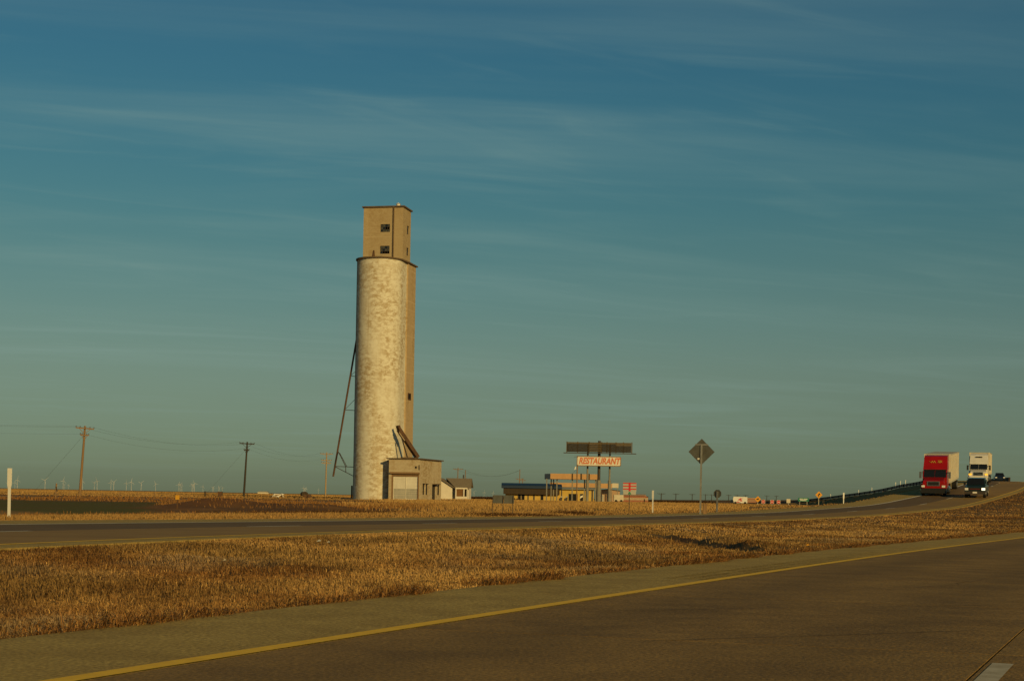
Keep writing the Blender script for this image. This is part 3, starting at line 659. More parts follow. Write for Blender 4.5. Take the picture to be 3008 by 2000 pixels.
# ------------------------------------------------------------------ elevator shed with the roller door
GY = 232.9; gx_ = atx(1232, GY); GZ = gz(gx_, GY)
shed = thing('elevator_shed', 'flat roofed plastered shed with a wide white door at the elevator foot', 'shed', (gx_, GY, GZ - .25), math.radians(-14))
# local: front face y=0, x from -w to 0; right face x=0, y from 0 to 11
sw, sdp, sh_ = 4.85, 11.2, 6.35
Dr = (-4.2, -.28, .0, 3.75)
mb = wall_with_holes(MB(), -sw, 0, 0, sh_, [(-4.42, -.1, .0, 4.15)], 0, .35)
D2 = [(1.6, 2.7, 1.1, 2.7), (3.2, 4.3, 1.1, 2.7), (6.4, 8.4, .1, 2.6), (9.3, 10.5, 1.1, 2.7)]
wall_with_holes(mb, 0, sdp, 0, sh_ - .02, D2, 0, -.22, 'x')
mb.quad((-sw, sdp, 0), (-sw, 0, 0), (-sw, 0, sh_), (-sw, sdp, sh_)); mb.quad((0, sdp, 0), (-sw, sdp, 0), (-sw, sdp, sh_), (0, sdp, sh_))
mb.build('wall', M['shed'], shed)
mb = MB(); mb.box(-sw - .35, .28, -.22, sdp + .3, sh_, sh_ + .16); mb.build('roof', M['roof_edge'], shed)
mb = MB(); mb.box(-4.55, -.0, -.32, .0 - .002, 4.15, 4.42); mb.box(-4.42, -.1, .05, .3, 3.78, 4.15); mb.build('lintel', M['wood'], shed)
MB().box(-4.42, -4.22, .02, .3, 0, 3.78).build('door_post', M['wood'], shed); MB().box(-.3, -.1, .02, .3, 0, 3.78).build('door_post', M['wood'], shed)
for i, (a0, a1) in enumerate(((-4.2, -2.27), (-2.24, -.31))):
    dr = MB().box(a0, a1, .22, .26, .05, 3.76).build('garage_door', M['door_white'], shed)
    zs = [.05, .45, .95, 1.35, 1.62, 1.95, 2.35, 2.95, 3.35, 3.76]
    for j in range(len(zs) - 1):
        MB().box(a0 + .03, a1 - .03, .185, .218, zs[j] + .018, zs[j + 1] - .018).build('panel', M['door_grey' if 1 <= j <= 4 else 'door_white'], dr)
    MB().box(a0 + .02, a0 + .1, .15, .184, .1, 3.7).build('stile', M['door_white'], dr)
for (y0, y1, z0, z1) in D2:
    dd = z0 < .5
    wnd = MB().box(-.2, -.14, y0 + .02, y1 - .02, z0 + .02, z1 - .02).build('side_door' if dd else 'window', M['wood_dark' if dd else 'hole'], shed)
    mb = MB(); mb.box(-.12, .05, y0 - .1, y1 + .1, z1 + .002, z1 + .1); mb.build('frame', M['wood_dark'], wnd)
MB().box(.004, .6, 6.5, 8.8, 2.7, 2.8).build('door_canopy', M['roof_edge'], shed)
MB().box(-.75, -.5, -.05, -.002, 5.0, 5.3).build('vent', M['hole'], shed)
mb = MB(); mb.box(-.18, -.05, -.05, -.002, 4.75, 5.5); mb.build('lamp_bracket', M['dark_steel'], shed)
mb = MB(); mb.box(-3.2, -1.0, .5, 2.2, sh_ + .16, sh_ + .3); mb.build('roof_curb', M['roof_edge'], shed)

# ------------------------------------------------------------------ white house behind the shed
HY = 276.0; hxo = atx(1330, HY); HZ = gz(hxo, HY); M['house'] = mat('white_clapboard', (.76, .69, .53), .8, col2=(.68, .60, .45), vscale=.8); M['shingle'] = mat('grey_shingles', (.25, .20, .13), .95, col2=(.18, .14, .09), vscale=4, stretch=(1, 1, 3))
house = thing('white_house', 'small white house with grey shingle roof behind the elevator shed', 'house', (hxo, HY, HZ - .1), math.radians(-4))
# front gable wing on the left, main block on the right
mb = MB(); mb.prism([(-4.6, 0), (-.1, 0), (-.1, 2.35), (-2.35, 3.75), (-4.6, 2.35)], 0, 6, 'y'); mb.box(-.098, 2.7, .8, 5.6, 0, 2.45); mb.build('wall', M['house'], house)
rf = MB()
rf.add([(-2.35, -.35, 3.95), (.28, -.35, 2.28), (.28, 6.2, 2.28), (-2.35, 6.2, 3.95), (-2.35, -.35, 3.83), (.28, -.35, 2.16), (.28, 6.2, 2.16), (-2.35, 6.2, 3.83)], [(0, 1, 2, 3), (4, 7, 6, 5), (0, 4, 5, 1), (1, 5, 6, 2), (2, 6, 7, 3)])
rf.add([(-2.35, -.35, 3.95), (-4.98, -.35, 2.28), (-4.98, 6.2, 2.28), (-2.35, 6.2, 3.95)], [(3, 2, 1, 0)])
rf.add([(-1.6, 3.2, 3.98), (3.05, 3.2, 3.98), (3.2, .3, 2.3), (.35, .3, 2.3), (-1.6, 3.2, 3.85), (3.05, 3.2, 3.85), (3.2, .3, 2.16), (.35, .3, 2.16)], [(0, 3, 2, 1), (4, 5, 6, 7), (1, 2, 6, 5), (2, 3, 7, 6)])
rf.add([(-1.6, 3.2, 3.98), (3.05, 3.2, 3.98), (3.05, 6.1, 2.3), (-1.6, 6.1, 2.3)], [(0, 1, 2, 3)])
roof_ = rf.build('roof', M['shingle'], house)
MB().tube((1.5, 3.3, 3.9), (1.5, 3.3, 4.6), .12, n=6).build('stove_pipe', M['dark_steel'], roof_)
mb = MB(); mb.box(.5, 2.62, -.5, .798, 0, .75); mb.box(.5, .68, -.5, .798, .75, 2.3); mb.box(1.95, 2.62, -.5, -.3, 2.05, 2.3); mb.box(.68, 1.95, -.5, -.3, 2.05, 2.3); mb.box(1.9, 2.1, -.5, .798, .75, 2.05); mb.box(2.5, 2.62, -.5, .798, .75, 2.05); bay = mb.build('porch', M['house'], house)
wd = MB().box(.68, 1.9, -.3, -.24, .75, 2.05).build('window', mat('boarded_brown', (.16, .08, .025), .9, col2=(.22, .11, .04), vscale=3), house)
MB().box(2.1, 2.5, -.3, -.24, .75, 2.05).build('window', M['hole'], house)
MB().box(-.09, -.03, .1, .7, .75, 2.1).build('window', M['hole'], house)

# ------------------------------------------------------------------ service station
SY = 420.0; K = SY / F
M['yellow_wall'] = mat('yellow_wall', (.62, .42, .09), .85, col2=(.52, .34, .07), vscale=.5)
M['peach'] = mat('peach_fascia', (.56, .33, .14), .85, col2=(.48, .27, .11), vscale=.6)
M['grey_fascia'] = mat('grey_fascia', (.22, .24, .22), .8)
M['blue_roof'] = mat('blue_metal_roof', (.014, .036, .075), .55, col2=(.012, .03, .06), vscale=1)
M['brown_dark'] = mat('dark_brown_trim_and_roof_shade', (.045, .032, .018), .9, col2=(.065, .045, .024), vscale=1, stretch=(6, 6, .5))  # doors and trim, also the painted roof shade on the wing
M['pinkwall'] = mat('pink_stucco', (.50, .33, .19), .85, col2=(.42, .27, .15), vscale=.5)
M['offwhite'] = mat('off_white_panel', (.66, .58, .40), .8, col2=(.55, .48, .33), vscale=1)
M['greypale'] = mat('pale_grey_panel', (.42, .40, .32), .8)
M['column'] = mat('grey_column', (.20, .19, .15), .8, col2=(.27, .24, .17), vscale=1)
def px(u): return (u - 1504) * K        # lateral metres at the station
sz0 = gz(px(1600), SY)
def sz(v, u=1600): return at(u, v, SY).z - sz0
stn = thing('service_station', 'abandoned yellow service station building with blue roof and peach fascia', 'building', (px(1560), SY + 6, sz0 - .1), 0)
def lx_(u): return px(u) - px(1560)
def win(parent, u0, u1, z0, z1, y, m='hole', nm='window', fr='column'):
    w_ = MB().box(lx_(u0), lx_(u1), y - .06, y + .02, z0, z1).build(nm, M[m], parent); t = .08
    f = MB(); a, b = lx_(u0), lx_(u1); f.box(a - t, a, y - .09, y + .01, z0, z1).box(b, b + t, y - .09, y + .01, z0, z1).box(a - t, b + t, y - .09, y + .01, z1, z1 + t); f.build('frame', M[fr], w_); return w_
# long wing with the blue roof
MB().box(lx_(1484), lx_(1640), 0, 9, 0, 1.75).build('wall', M['yellow_wall'], stn)
mb = MB(); mb.box(lx_(1478), lx_(1645), -1.2, 9.4, 1.75, sz(1431, 1480)); mb.build('painted_roof_shade', M['brown_dark'], stn, label='dark brown band painted as roof shade under the blue roof')  # upper wall coloured dark in place of the roof's shadow
mb = MB(); za, zb = sz(1431, 1480), sz(1421, 1480); mb.prism([(-1.6, za), (-1.6, zb - .25), (-1.2, zb), (4, zb + .5), (9.8, zb), (9.8, za)], lx_(1472), lx_(1652), 'x'); mb.build('roof', M['blue_roof'], stn)
for u0, u1 in ((1522, 1530), (1533, 1541), (1551, 1553), (1568, 1571), (1590, 1597)): win(stn, u0, u1, .25, 1.7, -.002, 'hole')
# tall yellow front
MB().box(lx_(1640.5), lx_(1748), 1.0, 10, 0, sz(1436, 1690)).build('front_wall', M['yellow_wall'], stn)
dw = win(stn, 1674, 1699, 0, 2.05, .998, 'glass_dark', 'shop_window', 'brown_dark')
MB().box(lx_(1686), lx_(1687), .9, .936, 0, 2.0).build('mullion', M['brown_dark'], dw)
win(stn, 1651, 1653, 0, 3.0, .998, 'brown_dark', 'door'); win(stn, 1742, 1745, 0, 3.1, .998, 'brown_dark', 'door')
win(stn, 1708, 1716, .2, 2.1, .998, 'hole')
mb = MB(); mb.prism([(.2, sz(1436, 1690) + .02), (.2, sz(1436, 1690) + .25), (3.2, sz(1428, 1690)), (10, sz(1428, 1690)), (10, sz(1436, 1690) + .02)], lx_(1630), lx_(1760), 'x'); mb.build('lower_roof', M['grey_fascia'], stn)
MB().box(lx_(1617), lx_(1803), 3.0, 3.5, sz(1430.5, 1700), sz(1416, 1700)).build('fascia', M['peach'], stn)
MB().box(lx_(1803.5), lx_(1823), 3.1, 3.5, sz(1430.5, 1810), sz(1417, 1810)).build('fascia_end', M['offwhite'], stn)
for u in (1770, 1803, 1820): MB().box(lx_(u) - .1, lx_(u) + .1, 3.15, 3.35, 0, sz(1430.7, u)).build('post', M['column'], stn)
MB().box(lx_(1625), lx_(1641), 2.0, 2.8, sz(1428, 1633), sz(1418, 1633)).build('roof_unit', M['brown_dark'], stn)
# forecourt canopy
CY = 388.0
can = thing('fuel_canopy', 'raised fuel canopy with peach fascia standing on thin grey columns', 'canopy', (px(1670), CY, sz0 - .1), 0)
def lc(u): return (u - 1670) * CY / F
def zc(v, u=1670): return at(u, v, CY).z - sz0 + .1
zt, zb_ = zc(1391), zc(1407)
MB().box(lc(1604), lc(1744), .06, 9, zb_ + .02, zt - .15).build('deck', M['grey_fascia'], can)
for u0, u1 in ((1602, 1664), (1668, 1690), (1694.5, 1714), (1717.5, 1744)): MB().box(lc(u0), lc(u1), -.06, .055, zb_, zt).build('fascia_panel', M['peach'], can)
for u0, u1 in ((1664, 1668), (1690, 1694.5), (1714, 1717.5)): MB().box(lc(u0) + .01, lc(u1) - .01, -.02, .05, zb_ + .02, zt + .1).build('fascia_gap', M['brown_dark'], can)
MB().prism([(lc(1586), 4.5), (lc(1601.9), -.06), (lc(1602), 9), (lc(1588), 9)], zb_, zt - .05).build('side_panel', M['greypale'], can)
for u, y in ((1592, 1), (1606, 4.5), (1614, 7), (1622, 1.2), (1667, 1), (1706, 6), (1712, 4.0), (1740, 7)):
    MB().box(lc(u) - .14, lc(u) + .14, y, y + .28, 0, zb_ + .02).build('column', M['column'], can)
# pumps left on the islands
for u, lab in ((1642, 'broken grey fuel pump left of the shop window under the canopy'), (1657, 'narrow grey fuel pump nearer the shop window under the canopy')):
    p = thing('fuel_pump', lab, 'fuel pump', (px(u) * .965, CY + 3, sz0 - .05), 0)
    MB().prism([(-.45, 0), (.35, 0), (.42, 1.0), (.1, 1.25), (-.2, .8), (-.5, .75)], -.25, .25, 'y').build('body', M['dark_steel'], p); MB().box(-.1, .5, -.3, .3, 1.0, 1.3).build('head', M['greypale'], p)
bd = thing('notice_board', 'white paper notice board leaning beside the shop window', 'board', (px(1702) * .97, CY + 9, sz0), 0)
MB().prism([(-.4, .75), (.35, 1.1), (.45, 1.65), (-.2, 1.35)], -.04, .04, 'y').build('board', M['white'], bd); MB().box(-.03, .03, .05, .1, 0, 1.2).build('stake', M['wood_dark'], bd)
# neighbouring buildings
g = thing('gabled_building', 'pink stucco building with low gable behind the sign posts', 'building', (px(1795), SY + 14, sz0 - .1), 0)
def lg(u): return (u - 1795) * (SY + 14) / F
hz = at(1790, 1436, SY + 14).z - sz0
MB().prism([(lg(1762), 0), (lg(1830), 0), (lg(1830), hz - .35), (lg(1795), hz), (lg(1762), hz - .35)], 0, 9, 'y').build('wall', M['pinkwall'], g)
mb = MB(); mb.add([(lg(1760), -.3, hz - .3), (lg(1795), -.3, hz + .12), (lg(1832), -.3, hz - .3), (lg(1760), 9.2, hz - .3), (lg(1795), 9.2, hz + .12), (lg(1832), 9.2, hz - .3), (lg(1760), -.3, hz - .42), (lg(1795), -.3, hz), (lg(1832), -.3, hz - .42)], [(0, 1, 4, 3), (1, 2, 5, 4), (6, 7, 1, 0), (7, 8, 2, 1)]); mb.build('roof', M['roof_edge'], g)
MB().box(lg(1765), lg(1783), -.06, -.003, 0, 2.0).build('shutter', M['greypale'], g)
MB().box(lg(1786), lg(1789), -.05, -.003, 0, 2.1).build('door', M['brown_dark'], g)
w = thing('white_trailer', 'plain white box trailer parked before the pink building', 'trailer', (px(1819) * .99, SY - 2, sz0), 0)
MB().box(-1.25, 1.3, 0, 2.2, .35, 1.95).build('body', M['offwhite'], w); 
for sx in (-.7, .7): MB().tube((sx, .1, .32), (sx, -.12, .32), .32, n=12).build('wheel', M['tyre'], w)
ps = thing('plank_shed', 'long low shed of weathered red and cream planks beside the station', 'shed', (px(1869), SY + 2, sz0 - .05), math.radians(-6))
MB().box(-3.35, 3.3, .06, 4, 0, 1.75).build('wall', M['brown_dark'], ps)
pm = [mat('faded_red_plank', (.34, .10, .05), .9, col2=(.45, .22, .12), vscale=2), mat('cream_plank', (.56, .44, .27), .9, col2=(.46, .33, .19), vscale=2)]
for j in range(9):
    MB().box(-3.4, 3.35 - (.5 if j > 6 else 0), 0, .055, .04 + j * .215, .23 + j * .215).build('plank', pm[(j * 2 + j // 3) % 2], ps)
MB().prism([(-.3, 1.9), (-.3, 2.0), (4.2, 2.3), (4.2, 2.15)], -3.5, 2.6, 'x').build('roof', M['pinkwall'], ps)
MB().box(2.2, 2.5, -.05, -.002, 0, 1.0).build('door', M['brown_dark'], ps)

# ------------------------------------------------------------------ billboard frame and restaurant sign
BY = 345.0; KB = BY / F
bz = gz(atx(1755, BY), BY)
bb = thing('billboard_frame', 'empty slatted billboard frame on three tall posts above the restaurant sign', 'billboard', (atx(1757, BY), BY, bz), math.radians(-6))
def lb(u): return (u - 1757) * KB
def zb(v, u=1757): return at(u, v, BY).z - bz
M['slat'] = mat('weathered_slat', (.10, .07, .03), .9, col2=(.15, .105, .045), vscale=2, stretch=(1, 1, 4)); M['slat_dark'] = mat('dark_slat', (.032, .022, .01), .9, col2=(.05, .035, .016), vscale=2)
z0, z1 = zb(1328), zb(1299); nrow = 12
for sgm, (u0, u1) in enumerate(((1663, 1727), (1728, 1764), (1765, 1806), (1807, 1851))):
    for j in range(nrow):
        za = z0 + (z1 - z0) * j / nrow; m_ = 'slat' if (j >= nrow - 2 or (sgm == 3 and j >= nrow - 4) or (sgm == 1 and j % 2)) else 'slat_dark'
        MB().box(lb(u0), lb(u1), -.06, .0, za, za + (z1 - z0) / nrow - .012).build('slat', M[m_], bb)
for u in (1662, 1694, 1727.5, 1764.5, 1780, 1806.5, 1828, 1853): MB().box(lb(u) - .1, lb(u) + .1, .005, .16, z0 - .1, z1 + .12).build('upright', M['slat'], bb)
MB().box(lb(1653), lb(1866), -.75, .1, z0 - .32, z0 - .16).build('catwalk', M['dark_steel'], bb)
for u, r in ((1724, .21), (1757.5, .34), (1789, .21)):
    mb = MB(); mb.tube((lb(u), .45, -.3), (lb(u), .45, z1 + (.35 if r > .3 else -.2)), r, r * .9, 10); mb.build('post', M['dark_steel' if r > .3 else 'column'], bb)
    mb = MB(); mb.tube((lb(u), .45, -.05), (lb(u), .45, zb(1410)), r + .13, r + .13, 10); mb.build('post_sleeve', M['column'], bb)
    MB().box(lb(u) - .08, lb(u) + .08, .16, .42, z0 + .3, z0 + .5).build('bracket', M['dark_steel'], bb)
RY = BY - 1.2; rz = gz(atx(1758, RY), RY)
rs = thing('restaurant_sign', 'cream roadside sign with red restaurant lettering under the billboard frame', 'sign', (atx(1758, RY), RY, rz), math.radians(-6))
def lr(u): return (u - 1758) * RY / F
za, zb2 = zb(1368), zb(1340.5); za = za - .1
mb = MB(); x0, x1 = lr(1692), lr(1822); c_ = .25; mb.prism([(x0 + c_, za), (x1 - c_, za), (x1, za + c_), (x1, zb2 - c_), (x1 - c_, zb2), (x0 + c_, zb2), (x0, zb2 - c_), (x0, za + c_)], 0, .45, 'y'); mb.build('cabinet', M['wood'], rs)
mb = MB(); i_ = .16; mb.prism([(x0 + c_ + i_ / 2, za + i_), (x1 - c_ - i_ / 2, za + i_), (x1 - i_, za + c_ + i_ / 2), (x1 - i_, zb2 - c_ - i_ / 2), (x1 - c_ - i_ / 2, zb2 - i_), (x0 + c_ + i_ / 2, zb2 - i_), (x0 + i_, zb2 - c_ - i_ / 2), (x0 + i_, za + c_ + i_ / 2)], -.03, -.001, 'y'); mb.build('face', mat('sign_face', (.80, .74, .58), .7, col2=(.7, .63, .46), vscale=1), rs)
fc = bpy.data.curves.new('lettering', 'FONT'); fc.body = 'RESTAURANT'; fc.align_x = 'CENTER'; fc.align_y = 'CENTER'; fc.shear = .22; fc.size = 1.85; fc.offset = .06; fc.extrude = .012; fc.space_character = 1.0
fo = bpy.data.objects.new('lettering_curve', fc); C.objects.link(fo); bpy.context.view_layer.update()
fm = bpy.data.meshes.new_from_object(fo.evaluated_get(bpy.context.evaluated_depsgraph_get())); bpy.data.objects.remove(fo)
xs_ = [v.co.x for v in fm.vertices]; ys_ = [v.co.y for v in fm.vertices]; sx_ = (x1 - x0 - .55) / (max(xs_) - min(xs_)); sy_ = 1.45 / (max(ys_) - min(ys_))
for v in fm.vertices:
    x, y, z = v.co; v.co = (x * sx_ , -.045 - z, y * sy_ + (za + zb2) / 2)
fm.materials.clear(); fm.materials.append(mat('red_lettering', (.62, .13, .045), .8, col2=(.66, .24, .10), vscale=3)); put('lettering', fm, rs)
MB().tube((x0 + .12, .22, -.3), (x0 + .12, .22, zb2 + .02), .13, n=8).build('post', M['wood'], rs)
MB().bar((x0 - .6, .22, zb2 - .25), (x0 + .12, .22, zb2 - .1), .06, .06).build('bracket', M['dark_steel'], rs)
MB().prism([(x0 - .55, za - .85), (x0 - .1, za - .7), (x0 - .12, za - .15), (x0 - .3, za - .1)], .18, .24, 'y').build('loose_panel', M['white'], rs)
MB().bar((x0 - .75, .21, za - 1.6), (x0 - .2, .21, za - .8), .04, .04).build('dangling_cable', M['wire'], rs)

# ------------------------------------------------------------------ road signs and delineators
DEL = []
def delineator(P, d, u, label, hh=1.42, lo=-20, hi=150):
    s = s_at_u(P, d, u, lo, hi); p = rp(P, s, d); z = gz(p.x, p.y)
    t = thing('delineator_post', label, 'delineator', (p.x, p.y, z - .1), -heading(P, s), 'white delineator posts along the far shoulder')
    MB().prism([(-.042, 0), (.042, 0), (.042, hh * .69), (.066, hh * .75), (.066, hh + .1), (-.066, hh + .1), (-.066, hh * .75), (-.042, hh * .69)], -.012, .012, 'y').build('post', M['white'], t)
    t.rotation_euler = (0, math.radians(random.uniform(-.3, .6)), 0 if d > -12 else -heading(P, s)); return t
delineator(far, -12.9, 27, 'white delineator post beside the green winter wheat')
delineator(far, -12.4, 1917, 'white delineator post between the red price sign and the tall diamond sign', 1.5)
delineator(far, -11.6, 2478, 'white delineator post at the foot of the overpass slope', 1.55)
for i, u in enumerate((2440, 2522, 2561, 2631, 2645, 2660)):
    delineator(far, -11.2, u, 'tiny white delineator post on the distant overpass guardrail line', 1.7, 330, 640)['group'] = 'distant delineators on the overpass'
def sign_back(u, vtop, vbase, Y, diag, label, post_h, yaw, mt='sign_back', octa=False, face=None):
    x = atx(u, Y); z = gz(x, Y); t = thing('road_sign', label, 'road sign', (x, Y, z - .2), yaw)
    r = diag / 2; top = at(u, vtop, Y).z - z + .2; cz = top - r
    if octa: poly = [(r * math.cos(a) , cz + r * math.sin(a)) for a in [math.pi / 8 + k * math.pi / 4 for k in range(8)]]
    else: poly = [(0, cz - r), (r, cz), (0, cz + r), (-r, cz)]
    MB().prism(poly, .0, .02, 'y').build('panel', M[mt], t)
    MB().box(-.055, .055, -.075, -.002, 0, cz + (r * .55)).build('post', M['galv'], t)
    return t, cz, r
t, cz, r = sign_back(2058, 1288, 1500, 101, 1.70, 'tall diamond road sign seen from its grey back on a steel post', 4, math.radians(-16))
MB().box(-.42, .42, -.03, -.002, cz + .42, cz + .50).build('stiffener', M['galv'], t); MB().box(-.25, -.12, -.012, -.002, cz - .5, cz - .4).build('sticker', M['white'], t)
t, cz, r = sign_back(2107, 1437, 1498, 112, .62, 'small grey sign back on a short post beside the tall diamond sign', 2, math.radians(-30), octa=True)
# twin panel sign seen from behind
TY = 82; x = atx(1480, TY); z = gz(x, TY); t = thing('twin_panel_sign', 'low twin panel sign seen from behind on three thin posts', 'sign', (x, TY, z - .1), math.radians(-3))
kz = TY / F; top = at(1480, 1454, TY).z - z + .1; bot = at(1480, 1478, TY).z - z + .1
for a, b in ((-.56, -.01), (.01, .54)): MB().box(a, b, 0, .03, bot, top).build('panel', M['sign_back'], t)
for a in (-.56, -.02, .5): MB().bar((a - .04, -.03, 0), (a, -.03, top - .02), .035, .04).build('post', M['dark_steel'], t)
# red price sign
TY = 116; x = atx(1849, TY); z = gz(x, TY); t = thing('price_sign', 'small sign with red cross bars and green foot in the straw grass', 'sign', (x, TY, z - .1), 0)
kz = TY / F; top = at(1849, 1417, TY).z - z + .1; bot = at(1849, 1452, TY).z - z + .1; M['signred'] = mat('sign_red', (.55, .015, .015), .6); M['signgreen'] = mat('sign_green', (.02, .20, .08), .6)
MB().box(-.50, .50, 0, .04, bot + .22, top).build('panel', M['greypale'], t); MB().box(-.47, .47, 0, .04, bot, bot + .215).build('lower_panel', M['greypale'], t)
for q in (top - .05, top - .26, top - .48): MB().box(-.49, .49, -.012, -.001, q - .04, q + .035).build('red_bar', M['signred'], t)
MB().box(-.07, .07, -.02, -.0125, bot + .25, top).build('red_stem', M['signred'], t); MB().prism([(-.13, bot + .02), (.13, bot + .02), (.04, bot + .2), (-.04, bot + .2)], -.014, -.002, 'y').build('green_mark', M['signgreen'], t)
MB().box(-.04, .02, .045, .09, 0, top - .1).build('post', M['dark_steel'], t)
# stub posts beside the tall diamond sign
x = atx(2071, 103); MB().box(-.12, .12, -.1, .1, -.1, .75).box(-.14, .14, -.12, .12, .75, .8).build('marker_stub', M['wood'], label='short brown wooden marker stub beside the tall diamond sign', cat='marker').location = (x, 103, gz(x, 103))
# yellow warning diamonds near the ramp
M['signyellow'] = mat('sign_yellow', (.75, .33, .01), .6); M['black'] = mat('sign_black', (.02, .018, .015), .7)
def warn(u, v, Y, diag, label, kind):
    x = atx(u, Y); z = gz(x, Y); t = thing('warning_sign', label, 'road sign', (x, Y, z - .2), 0); cz = at(u, v, Y).z - z + .2; r = diag / 2
    MB().prism([(0, cz - r), (r, cz), (0, cz + r), (-r, cz)], 0, .03, 'y').build('panel', M['signyellow'], t)
    if kind: MB().prism([(-.1, cz - .4), (.05, cz - .4), (.02, cz - .05), (.3, cz + .05), (.1, cz + .35), (-.12, cz + .1), (-.25, cz - .05), (-.08, cz - .1)], -.014, -.001, 'y').build('arrow', M['black'], t)
    else:
        MB().prism([(-.28, cz - .12), (.1, cz - .2), (.12, cz - .02), (.3, cz + .02), (-.02, cz + .3), (-.05, cz + .08), (-.3, cz + .05)], -.014, -.001, 'y').build('arrow', M['black'], t)
    MB().box(-.05, .05, .032, .09, 0, cz + .1).build('post', M['galv'], t)
warn(2405, 1453, 297, 1.35, 'yellow diamond warning sign with black symbol beside the overpass slope', 1)
warn(2226, 1465.5, 330, 1.3, 'yellow diamond warning sign with black symbol behind the white van', 0)
for i, (u, v, Y) in enumerate(((2242, 1475, 300), (2268, 1477, 310), (2287, 1477, 318))):
    x = atx(u, Y); z = gz(x, Y); t = thing('no_entry_sign', 'small red and white no entry sign on the distant ramp', 'road sign', (x, Y, z - .1), 0, 'no entry signs on the ramp'); cz = max(at(u, v, Y).z - z + .1, .9)
    MB().box(-.38, .38, 0, .03, cz - .38, cz + .38).build('panel', M['greypale'], t)
    MB().prism([(.34 * math.cos(a), cz + .34 * math.sin(a)) for a in np.linspace(0, 2 * math.pi, 17)[:-1]], -.012, -.001, 'y').build('red_disc', M['signred'], t)
    MB().box(-.24, .24, -.02, -.0125, cz - .05, cz + .05).build('white_bar', M['white'], t); MB().box(-.03, .03, .032, .07, 0, cz).build('post', M['galv'], t)
x = atx(2360, 470); z = gz(x, 470); t = thing('direction_sign', 'green highway direction sign partly hidden by the overpass slope', 'road sign', (x, 470, z - .2), 0); cz = at(2360, 1467, 470).z - z + .2
MB().box(-1.6, 1.6, 0, .05, cz - .55, cz + .55).build('panel', mat('highway_green', (.01, .17, .10), .6), t)
for a in (-1.1, 1.1): MB().box(a - .06, a + .06, .052, .15, 0, cz + .4).build('post', M['galv'], t)
for j, (a, b, q) in enumerate(((-1.2, -.2, .2), (0, 1.2, .2), (-1.0, .9, -.22))): MB().box(a, b, -.012, -.001, cz + q - .1, cz + q + .1).build('legend', M['white'], t)
x = atx(2316, 330); z = gz(x, 330); t = thing('small_notice', 'small pale square sign near the end of the overpass slope', 'road sign', (x, 330, z - .1), 0)
MB().box(-.4, .4, 0, .03, .75, 1.6).build('panel', M['offwhite'], t); MB().box(-.04, .04, .032, .08, 0, 1.5).build('post', M['galv'], t)
# small field marker with a yellow plate
x = atx(522, 78); z = gz(x, 78); t = thing('pipeline_marker', 'thin dark stake with a small orange plate at the wheat edge', 'marker', (x, 78, z - .1), 0)
mh = at(522, 1455, 78).z - z + .1; MB().box(-.03, .03, -.03, .03, 0, mh - .05).build('stake', M['rust'], t); MB().box(-.10, .10, -.045, -.031, mh - .2, mh + .02).build('plate', mat('orange_plate', (.6, .3, .02), .7), t)

# ------------------------------------------------------------------ utility poles and wires
def pole(u, vb, vt, Y, m, label, lean=2.0, arms=((.97, 1.35, 'top'), (.86, .75, 'low')), rot=0.0, thick=.15):
    x = atx(u, Y); z = gz(x, Y); hh = at(u, vt, Y).z - z
    t = thing('utility_pole', label, 'utility pole', (x, Y, z - .3), 0, 'wooden utility poles'); t.rotation_euler = (0, math.radians(lean), rot)
    MB().tube((0, 0, 0), (0, 0, hh + .3), thick * 1.1, thick * .75, 10).build('shaft', M[m], t)
    for f, w_, nm in arms:
        zz_ = hh * f + .3; MB().box(-w_, w_, -thick - .1, -thick * .8, zz_ - .07, zz_ + .07).build('crossarm', M[m], t)
        for sx in (-1, 1):
            MB().bar((sx * w_ * .62, -thick - .05, zz_ - .06), (0, -thick * .9, zz_ - .62), .05, .05).build('arm_brace', M[m], t)
            for f2 in (1, .55): MB().tube((sx * w_ * f2 * .97, -thick - .05, zz_ + .07), (sx * w_ * f2 * .97, -thick - .05, zz_ + .24), .05, .035, 6).build('insulator', M['dark_steel'], t)
    return t, hh
bpy.context.view_layer.update()
PL = []
PL.append(pole(234, 1466, 1250, 185, 'wood', 'tan wooden utility pole beside the farm track', 3.2, ((.965, 1.05, 't'), (.87, .5, 'l')), .3))
PL.append(pole(716, 1461, 1297, 232, 'wood_dark', 'dark creosoted utility pole standing alone left of the elevator', 2.6, ((.965, 1.1, 't'), (.85, .4, 'l'))))
PL.append(pole(956, 1457, 1328, 330, 'wood_pale', 'pale utility pole with two wide crossarms behind the loading spout', .6, ((.965, 1.35, 't'), (.82, 1.1, 'l'), (.76, 1.0, 'm'))))
PL.append(pole(1343, 1462, 1373, 470, 'wood', 'brown utility pole rising behind the white house roof', .6, ((.95, 1.5, 't'),)))
PL.append(pole(1365, 1462, 1380, 480, 'wood', 'plain brown pole right behind the house beside its crossarmed neighbour', .6, ()))
PL.append(pole(1525, 1462, 1378, 520, 'wood', 'brown utility pole behind the blue roofed station wing', .4, ((.68, 1.3, 't'),)))
PL.append(pole(1534, 1462, 1404, 560, 'wood', 'shorter brown pole just beside the one behind the station wing', .4, ((.9, 1.1, 't'),)))
for u, Y in ((1942, 640), (1985, 760), (2033, 800), (2072, 860), (2090, 900), (2140, 900), (2165, 960), (2190, 960), (2252, 1000), (2280, 1040)):
    p_, h_ = pole(u, 1470, 1448 + (u - 1942) * .022, Y, 'wood_dark', 'tiny dark utility pole on the far skyline right of the station', .5, ((.93, 1.6, 't'),), 0, .2); p_['group'] = 'far skyline poles'
x = atx(163, 150); z = gz(x, 150); t = thing('wooden_post', 'rough brown wooden post leaning near the farm track', 'post', (x, 150, z - .2), 0); t.rotation_euler = (0, math.radians(3), 0)
